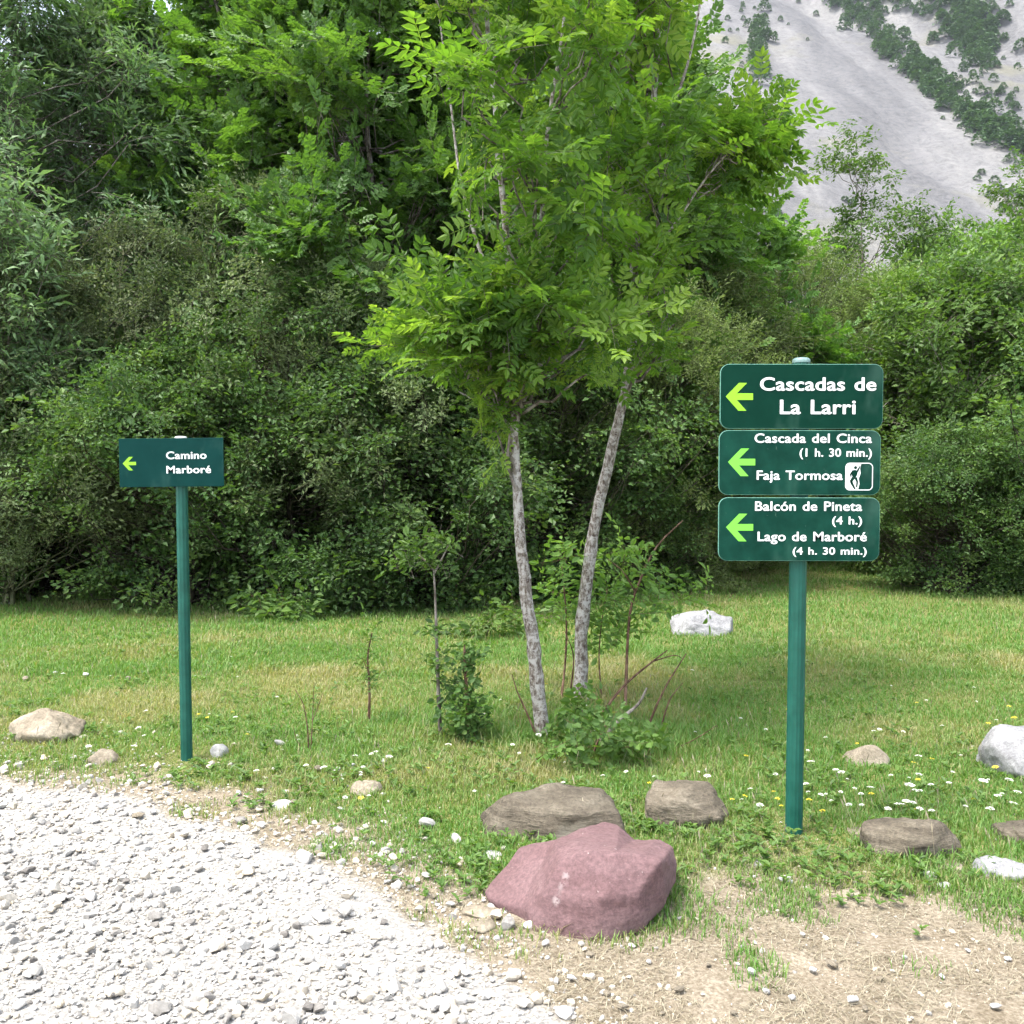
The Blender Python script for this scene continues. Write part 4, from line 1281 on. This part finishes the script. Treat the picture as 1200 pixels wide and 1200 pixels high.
# loose pebbles on the verge (copies of four)
pebs = []
for q in range(5):
    r = np.random.default_rng(800 + q)
    d = r.normal(0, 1, (22, 3)); d /= np.linalg.norm(d, axis=1, keepdims=True)
    d *= [1, r.uniform(.6, .9), r.uniform(.45, .65)]
    o = hull_rock("pebble", d * 1.0, M['pebble'] if q % 3 else M['tan'], None, cuts=3, smooth=1, amp=.05, freq=1.5, seed=q)
    pebs.append(o.data)
    bpy.data.objects.remove(o)
spots = [(797, 1165, 9), (880, 1143, 8), (952, 1140, 7), (976, 1135, 10), (1000, 1178, 10), (1013, 1187, 6), (897, 1165, 7), (927, 1172, 6), (712, 1168, 7), (1165, 1185, 8), (830, 1135, 5), (1104, 1148, 5),
         (760, 1130, 5), (690, 1120, 7), (668, 1150, 8), (730, 1185, 9), (1060, 1125, 5), (940, 1098, 5), (1030, 1150, 6), (1135, 1118, 5), (860, 1190, 6), (1088, 1190, 5), (640, 1110, 7), (775, 1190, 5),
         (400, 955, 5), (372, 1005, 6), (455, 1036, 6), (500, 1030, 7), (510, 1052, 6), (530, 1062, 7), (372, 908, 7), (395, 910, 7), (412, 905, 6), (435, 912, 6), (450, 900, 6), (345, 945, 7), (305, 930, 6), (280, 932, 5), (462, 922, 4),
         (235, 975, 7), (215, 985, 6), (180, 955, 7), (120, 950, 7), (160, 962, 9), (145, 942, 5), (260, 992, 6), (300, 996, 6), (100, 797, 5), (30, 800, 6), (65, 795, 5), (150, 802, 5), (8, 787, 4), (1180, 1128, 5)]
for k, (px, py, s) in enumerate(spots):
    p = gnd(px, py)
    sz = s * p.y / FPX
    o = obj("pebble", pebs[k % 5], loc=p + Vector((0, 0, sz * .25)))
    o.scale = (sz, sz, sz * .8); o.rotation_euler = (random.uniform(-.2, .2), random.uniform(-.2, .2), random.uniform(0, 6))
    gx_ = float(turf_d(p.x, p.y))
    if gx_ > 1.2: thing(o, "small pale stone lying in the grass at the left edge, far behind the gravel", "pebble", "pebbles far back in the meadow")
    elif gx_ > -.02: thing(o, "small pale pebble in the grass just above the gravel's edge, left of the boulders", "pebble", "pebbles in the turf edge")
    elif px < 620: thing(o, "small pale pebble on the bare strip between gravel and grass", "pebble", "pebbles on the bare strip")
    else: thing(o, "small pale pebble on the dry sandy verge in front of the large sign", "pebble", "pebbles on the sandy verge")

# ------------------------------------------------------------------ gravel
def stone_templates(sub, n, seed):
    out = []
    for q in range(n):
        bm = bmesh.new(); bmesh.ops.create_icosphere(bm, subdivisions=sub, radius=1)
        r = np.random.default_rng(seed + q)
        off = Vector(r.uniform(-50, 50, 3))
        pl = [(Vector(x).normalized(), r.uniform(.42, .75)) for x in r.normal(0, 1, (8, 3))]
        sc = (1.0, r.uniform(.6, .95), r.uniform(.45, .75))
        for v in bm.verts:
            v.co *= 1 + .22 * mnoise.noise(v.co * 1.3 + off)
            for nn, dd in pl:
                e = v.co.dot(nn) - dd
                if e > 0: v.co -= nn * e * .97
            v.co = Vector((v.co.x * sc[0], v.co.y * sc[1], v.co.z * sc[2]))
        V = np.array([v.co[:] for v in bm.verts]); F_ = np.array([[v.index for v in f.verts] for f in bm.faces]); bm.free()
        out.append((V, F_))
    return out
big_t = stone_templates(2, 8, 4000); small_t = stone_templates(1, 8, 5000)
r = np.random.default_rng(99)
def scatter(n, xlo, xhi, ylo, yhi):
    return r.uniform(xlo, xhi, n), r.uniform(ylo, yhi, n)
bag = Bag()
def add_stones(x, y, s, lift, temps):
    n = len(x)
    z = ground_z(x, y) + s * lift
    P = np.stack([x, y, z], 1)
    a = r.uniform(0, 6.283, n)
    d = np.stack([np.cos(a), np.sin(a), r.normal(0, .22, n)], 1)
    up = np.tile([0, 0, 1.0], (n, 1)) + r.normal(0, .25, (n, 3))
    R = frames(d, up)
    tt = np.clip(r.normal(.52, .24, n) - .10 * (fbm(x * 1.6, y * 1.6, 55) > .6), 0, .88)
    edge_ = np.exp(-np.maximum(gravel_d(x, y), 0) / .35)
    tt = np.where(r.random(n) < .16 + .35 * edge_, r.uniform(.80, .95, n), tt)
    tt = np.where(r.random(n) < .025, r.uniform(0, .15, n), tt)
    w = r.integers(0, len(temps), n)
    for q, (V, F_) in enumerate(temps):
        m_ = w == q
        v, f = place(V, F_, P[m_], R[m_], s[m_])
        bag.add(v, f, np.repeat(tt[m_], len(V)))
def keep_gravel(x, y, soft):
    g = gravel_d(x, y)
    thin = .45 + .55 * sstep(.0, .7, g) - .45 * (fbm(x * 2.4, y * 2.4, 57) > .62) * sstep(1.1, .2, g)
    return (r.random(len(x)) < np.where(g > 0, thin, np.exp(np.minimum(g, 0) / soft) * .6))
# fine layer
x, y = scatter(80000, -5.2, 1.6, 1.5, 6.3); k = keep_gravel(x, y, .32); x, y = x[k], y[k]
add_stones(x, y, r.lognormal(math.log(.0075), .35, len(x)), .25, small_t)
x, y = scatter(18000, -4.6, 1.3, 1.7, 6.0); k = keep_gravel(x, y, .32); x, y = x[k], y[k]
add_stones(x, y, np.clip(r.lognormal(math.log(.0128), .40, len(x)), .007, .034), .42, big_t)
x, y = scatter(1100, -4.6, 1.3, 1.7, 6.0); k = keep_gravel(x, y, .35); x, y = x[k], y[k]
add_stones(x, y, np.clip(r.lognormal(math.log(.029), .25, len(x)), .02, .050), .35, big_t)
# strays on the sand and in the turf edge
x, y = scatter(9000, -3.5, 3.2, 2.2, 5.2); k = (gravel_d(x, y) < 0) & (r.random(len(x)) < np.where(turf_d(x, y) > .1, .12, .45)); x, y = x[k], y[k]
add_stones(x, y, r.lognormal(math.log(.0045), .6, len(x)).clip(0, .016), .25, small_t)
x, y = scatter(26000, -3.5, 3.0, 2.2, 4.6); k = (gravel_d(x, y) < .1) & (turf_d(x, y) < .25) & (fbm(x * 4, y * 4, 58) > .42); x, y = x[k], y[k]
n0 = len(bag.t)
add_stones(x, y, r.lognormal(math.log(.0024), .45, len(x)).clip(0, .007), .3, small_t)
for q in range(n0, len(bag.t)): bag.t[q] = np.full(len(bag.t[q]), .9)
V, F, t = bag.get()
o = obj("gravel", mesh_np("gravel", V, F, M['gravel'], t))
stuff(o, "pale crushed limestone gravel covering the path")

# ------------------------------------------------------------------ grass
def blades(n, ylo, yhi, hmin, hmax, wid, seed, straw=False, dens_pow=1.0, cond=None):
    r = np.random.default_rng(seed)
    u = r.random(n)
    if dens_pow == 1.0: y = ylo * (yhi / ylo) ** u
    else: y = ylo + (yhi - ylo) * u
    half = .60 * y + 1.0
    x = r.uniform(-1, 1, n) * half
    td = turf_d(x, y); gd = gravel_d(x, y)
    if straw:
        k = (gd < .02) & (td < .5) & (fbm(x * 5, y * 5, 70) > .40)
    else:
        k = (r.random(n) < sstep(-.50, .50, td + 1.5 * (fbm(x * 4, y * 4, 71) - .5))) & (gd < .0)
    x, y, td = x[k], y[k], td[k]; n = len(x)
    patch = fbm(x * 1.2, y * 1.2, 72, 4)
    lush = fbm(x * 3.5, y * 3.5, 73, 3)
    band = np.exp(-((y - 7.4 - .15 * x) / .95) ** 2) * .30 * (x < 1.6) + .12 * np.exp(-((y - 7.9) / .9) ** 2) + np.exp(-((y - 6.6) / .5) ** 2) * .10
    dry = np.clip((patch - .515) * 2.6 + .5 * (fbm(x * 6, y * 6, 79, 3) - .45) + band * 1.15 + .30 * sstep(.5, -.1, td), 0, 1)
    h = r.uniform(hmin, hmax, n) * (.42 + .72 * lush)
    for qx, qy in ((base.x, SY), (lb.x, LY)):        # worn turf round the two posts
        h = h * (.30 + .70 * sstep(.10, .32, np.hypot(x - qx, (y - qy + .10) * .7)))
    near_tree = np.exp(-(((x - .35) / 1.0) ** 2 + ((y - 5.9) / .7) ** 2))
    if not straw:
        h = h * (1 + 1.2 * near_tree) * np.where(r.random(n) < .03, 1.8, 1)
    a = r.uniform(0, 6.283, n)
    lean = r.uniform(.15, .9, n) if not straw else r.uniform(.8, 2.5, n)
    w = wid * r.uniform(.6, 1.3, n) * (1 + y / 14)
    ca, sa = np.cos(a), np.sin(a)
    z = ground_z(x, y)
    V = np.empty((n, 6, 3))
    for i, (t, ww) in enumerate(((0, 1.0), (.55, .8), (1.0, .18))):
        ox = ca * lean * h * t * t; oy = sa * lean * h * t * t
        zz = z + h * t * (1 if not straw else .55) * (1 - .25 * t * lean * .5)
        for s, j in ((-1, 0), (1, 1)):
            V[:, i * 2 + j, 0] = x + ox - sa * w * ww * s * .5
            V[:, i * 2 + j, 1] = y + oy + ca * w * ww * s * .5
            V[:, i * 2 + j, 2] = np.maximum(zz, z + .002) if i else z - .005
    b = np.arange(n)[:, None] * 6
    F = np.concatenate([b + [0, 1, 3, 2], b + [2, 3, 5, 4]])
    if straw:
        t = r.random(n)
    else:
        t = np.clip(.78 - .62 * dry + r.normal(0, .16, n), 0, 1)
        t = np.where(r.random(n) < .05 + .25 * dry, r.uniform(0, .25, n), t)
    return V.reshape(-1, 3), F, np.repeat(t, 6)
bag = Bag()
bag.add(*blades(380000, 2.9, 9.0, .018, .052, .0038, 1))
bag.add(*blades(230000, 7.5, 24.0, .03, .075, .0052, 2))
V, F, t = bag.get()
o = obj("grass", mesh_np("grass", V, F, M['grass'], t))
stuff(o, "short green meadow grass with drier yellow patches")
V, F, t = blades(110000, 1.9, 5.6, .012, .05, .0020, 3, straw=True)
o = obj("dry_grass", mesh_np("dry_grass", V, F, M['straw'], t))
stuff(o, "dry straw lying on the sandy verge between gravel and turf")

# taller grass stems with seed heads, thin dry stalks
r = np.random.default_rng(21)
n = 2800
y = 3.4 * (14 / 3.4) ** r.random(n); x = r.uniform(-1, 1, n) * (.58 * y + .6)
dn = fbm(x * 1.5, y * 1.5, 93); k = (turf_d(x, y) > .1) & (dn > .45) & (gravel_d(x, y) < -.1); x, y = x[k], y[k]; n = len(x)
h = r.uniform(.07, .17, n); a = r.uniform(0, 6.283, n); ln = r.uniform(.1, .45, n)
P = np.stack([x, y, ground_z(x, y)], 1)
d = np.stack([np.cos(a) * ln, np.sin(a) * ln, np.ones(n)], 1)
ST = np.array([[-.006, 0, 0], [.006, 0, 0], [.004, .78, .02], [-.004, .78, .02], [.020, .90, .05], [-.020, .90, .05], [.003, 1.02, .09], [-.003, 1.02, .09]])
V, F = place(ST, np.array([[0, 1, 2, 3], [3, 2, 4, 5], [5, 4, 6, 7]]), P, frames(d, np.stack([np.sin(a), -np.cos(a), np.zeros(n)], 1)), h)
o = obj("meadow_stalks", mesh_np("meadow_stalks", V, F, M['straw'], np.repeat(r.uniform(.1, .8, n), 8)))
stuff(o, "thin pale grass stalks with seed heads standing above the turf")

# low broad-leaved weeds: rosettes near the worn edge
r = np.random.default_rng(5)
n = 9000
y = r.uniform(3.3, 9.5, n); x = r.uniform(-1, 1, n) * (.58 * y + .4)
td = turf_d(x, y)
k = (gravel_d(x, y) < -.05) & (r.random(n) < sstep(-.25, .1, td) * (.35 + .65 * sstep(2.4, .2, td)) * (.06 + .7 * (fbm(x * 2.2, y * 2.2, 81) > .54)))
x, y = x[k], y[k]
# extra weeds around the large sign's foot
xe = r.normal(1.10, .35, 120); ye = r.normal(3.95, .22, 120); x = np.r_[x, xe]; y = np.r_[y, ye]
xe = r.normal(.85, .25, 60); ye = r.normal(4.3, .25, 60); x = np.r_[x, xe]; y = np.r_[y, ye]
n = len(x); K = 7
a = np.repeat(r.uniform(0, 6.283, n), K) + np.tile(np.arange(K) * 2.4, n)
P = np.repeat(np.stack([x, y, ground_z(x, y) + .004], 1), K, axis=0)
P[:, 2] += r.uniform(0, .035, len(P))
d = np.stack([np.cos(a), np.sin(a), r.uniform(.15, 1.0, len(a))], 1)
V, F = place(*leaf6(.5), P, frames(d), r.uniform(.016, .044, len(a)))
o = obj("weeds", mesh_np("weeds", V, F, M['mid'], np.repeat(np.clip(r.normal(.55, .2, len(a)), 0, 1), 6)))
stuff(o, "low broad-leaved weeds along the worn edge of the turf")

# ------------------------------------------------------------------ flowers
def flower_mesh(n, rad0, mt, hstem, flatness):
    b = Bag(); r = np.random.default_rng(n * 13)
    tube(b, [[0, 0, 0], [.003, 0, hstem * .5], [0, 0, hstem]], [.0011, .0010, .0008], 4)
    k0 = len(b.F[0])
    a = np.arange(n) * 2.39996; q = np.sqrt((np.arange(n) + .5) / n) * rad0
    P = np.stack([np.cos(a) * q, np.sin(a) * q, np.full(n, hstem) - (q / rad0) ** 2 * rad0 * flatness], 1)
    d = np.stack([np.cos(a), np.sin(a), r.uniform(.0, .5, n)], 1)
    V, F = place(*leaf4(.95), P, frames(d), rad0 * .62)
    b.add(V, F)
    V, F, t = b.get()
    mi = np.ones(len(F)); mi[:k0] = 0
    return mesh_np("flower", V, F, [M['stem'], mt], midx=mi)
white_f = [flower_mesh(26, .016, M['petal'], .07, .35), flower_mesh(20, .011, M['petal'], .05, .6), flower_mesh(34, .021, M['petal'], .10, .25)]
yellow_f = [flower_mesh(22, .013, M['yellow'], .07, .2), flower_mesh(18, .010, M['yellow'], .05, .2)]
fl = [(218, 857, 2), (170, 866, 0), (165, 860, 0), (382, 908, 0), (400, 915, 1), (425, 903, 0), (455, 896, 0), (735, 906, 0), (630, 868, 0), (645, 900, 2), (662, 893, 1), (700, 862, 2), (705, 868, 1), (685, 832, 2), (676, 820, 1),
      (1065, 935, 2), (1080, 935, 0), (1072, 930, 0), (1150, 925, 2), (1180, 920, 0), (1190, 936, 0), (1170, 942, 2), (1130, 950, 1), (1000, 925, 1), (985, 930, 0), (1045, 912, 1), (1068, 948, 0), (1185, 952, 0), (1115, 905, 1), (952, 905, 2),
      (1010, 947, 0), (1040, 955, 0), (1020, 933, 2), (975, 940, 1), (1092, 925, 0), (1160, 958, 0), (890, 952, 0), (870, 940, 1), (880, 930, 0), (818, 905, 1), (350, 870, 1), (290, 862, 1), (276, 846, 0), (245, 838, 1), (330, 880, 1)]
r = random.Random(3)
for _ in range(75): fl.append((r.uniform(0, 1200), r.choice([r.uniform(760, 860), r.uniform(850, 950)]), r.choice([0, 1, 1])))
for _ in range(12): fl.append((r.uniform(900, 1200), r.uniform(895, 965), r.choice([0, 1, 2])))
for px, py, q in fl:
    p = gnd(px, py + 8)
    if float(turf_d(p.x, p.y)) < .02: continue
    o = obj("white_flower", white_f[q], loc=p); o.rotation_euler = (r.uniform(-.2, .2), r.uniform(-.2, .2), r.uniform(0, 6))
    s = r.uniform(.5, .9); o.scale = (s, s, s)
    if px > 860: thing(o, "small white flower in the grass right of or around the large sign's foot", "flower", "white flowers by the large sign")
    elif px > 600: thing(o, "small white flower in the grass between the pale trunk and the large sign", "flower", "white flowers by the tree trunks")
    elif p.y > 5.6: thing(o, "tiny white flower far back in the meadow, left of the tree trunks", "flower", "white flowers far back in the meadow")
    else: thing(o, "small white flower in the nearer grass left of the tree trunks", "flower", "white flowers near the small sign")
yl = [(232, 843), (244, 846), (289, 866), (272, 838), (424, 945), (500, 905), (690, 873), (858, 945), (870, 940), (1090, 892), (1168, 905), (1155, 918), (1158, 850), (1075, 822), (1190, 846), (1070, 955), (966, 960), (910, 940), (1022, 938), (640, 800), (1182, 830), (785, 790)]
for _ in range(16): yl.append((r.uniform(700, 1200), r.uniform(780, 950)))
for k, (px, py) in enumerate(yl):
    p = gnd(px, py + 8)
    if float(turf_d(p.x, p.y)) < .02: continue
    o = obj("yellow_flower", yellow_f[k % 2], loc=p); o.rotation_euler = (r.uniform(-.2, .2), r.uniform(-.2, .2), r.uniform(0, 6))
    s = r.uniform(.6, 1.0); o.scale = (s, s, s)
    if px > 600: thing(o, "small yellow flower in the grass right of the pale trunk", "flower", "yellow flowers in the right half of the meadow")
    else: thing(o, "small yellow flower in the grass left of the pale trunk", "flower", "yellow flowers in the left half of the meadow")

# ------------------------------------------------------------------ air
m = bpy.data.materials.new("air"); m.use_nodes = True
nt = m.node_tree; nt.nodes.remove(nt.nodes["Principled BSDF"])
pv = N(nt, "ShaderNodeVolumePrincipled")
pv.inputs["Density"].default_value = .00008
pv.inputs["Color"].default_value = (.80, .88, 1.0, 1)
nt.links.new(pv.outputs[0], nt.nodes["Material Output"].inputs["Volume"])
bm = bmesh.new(); bmesh.ops.create_cube(bm, size=1)
me = bpy.data.meshes.new("haze"); bm.to_mesh(me); bm.free(); me.materials.append(m)
o = obj("haze", me, loc=(0, 1550, 340)); o.scale = (5200, 4100, 700)
stuff(o, "thin pale air in front of the scree mountain")
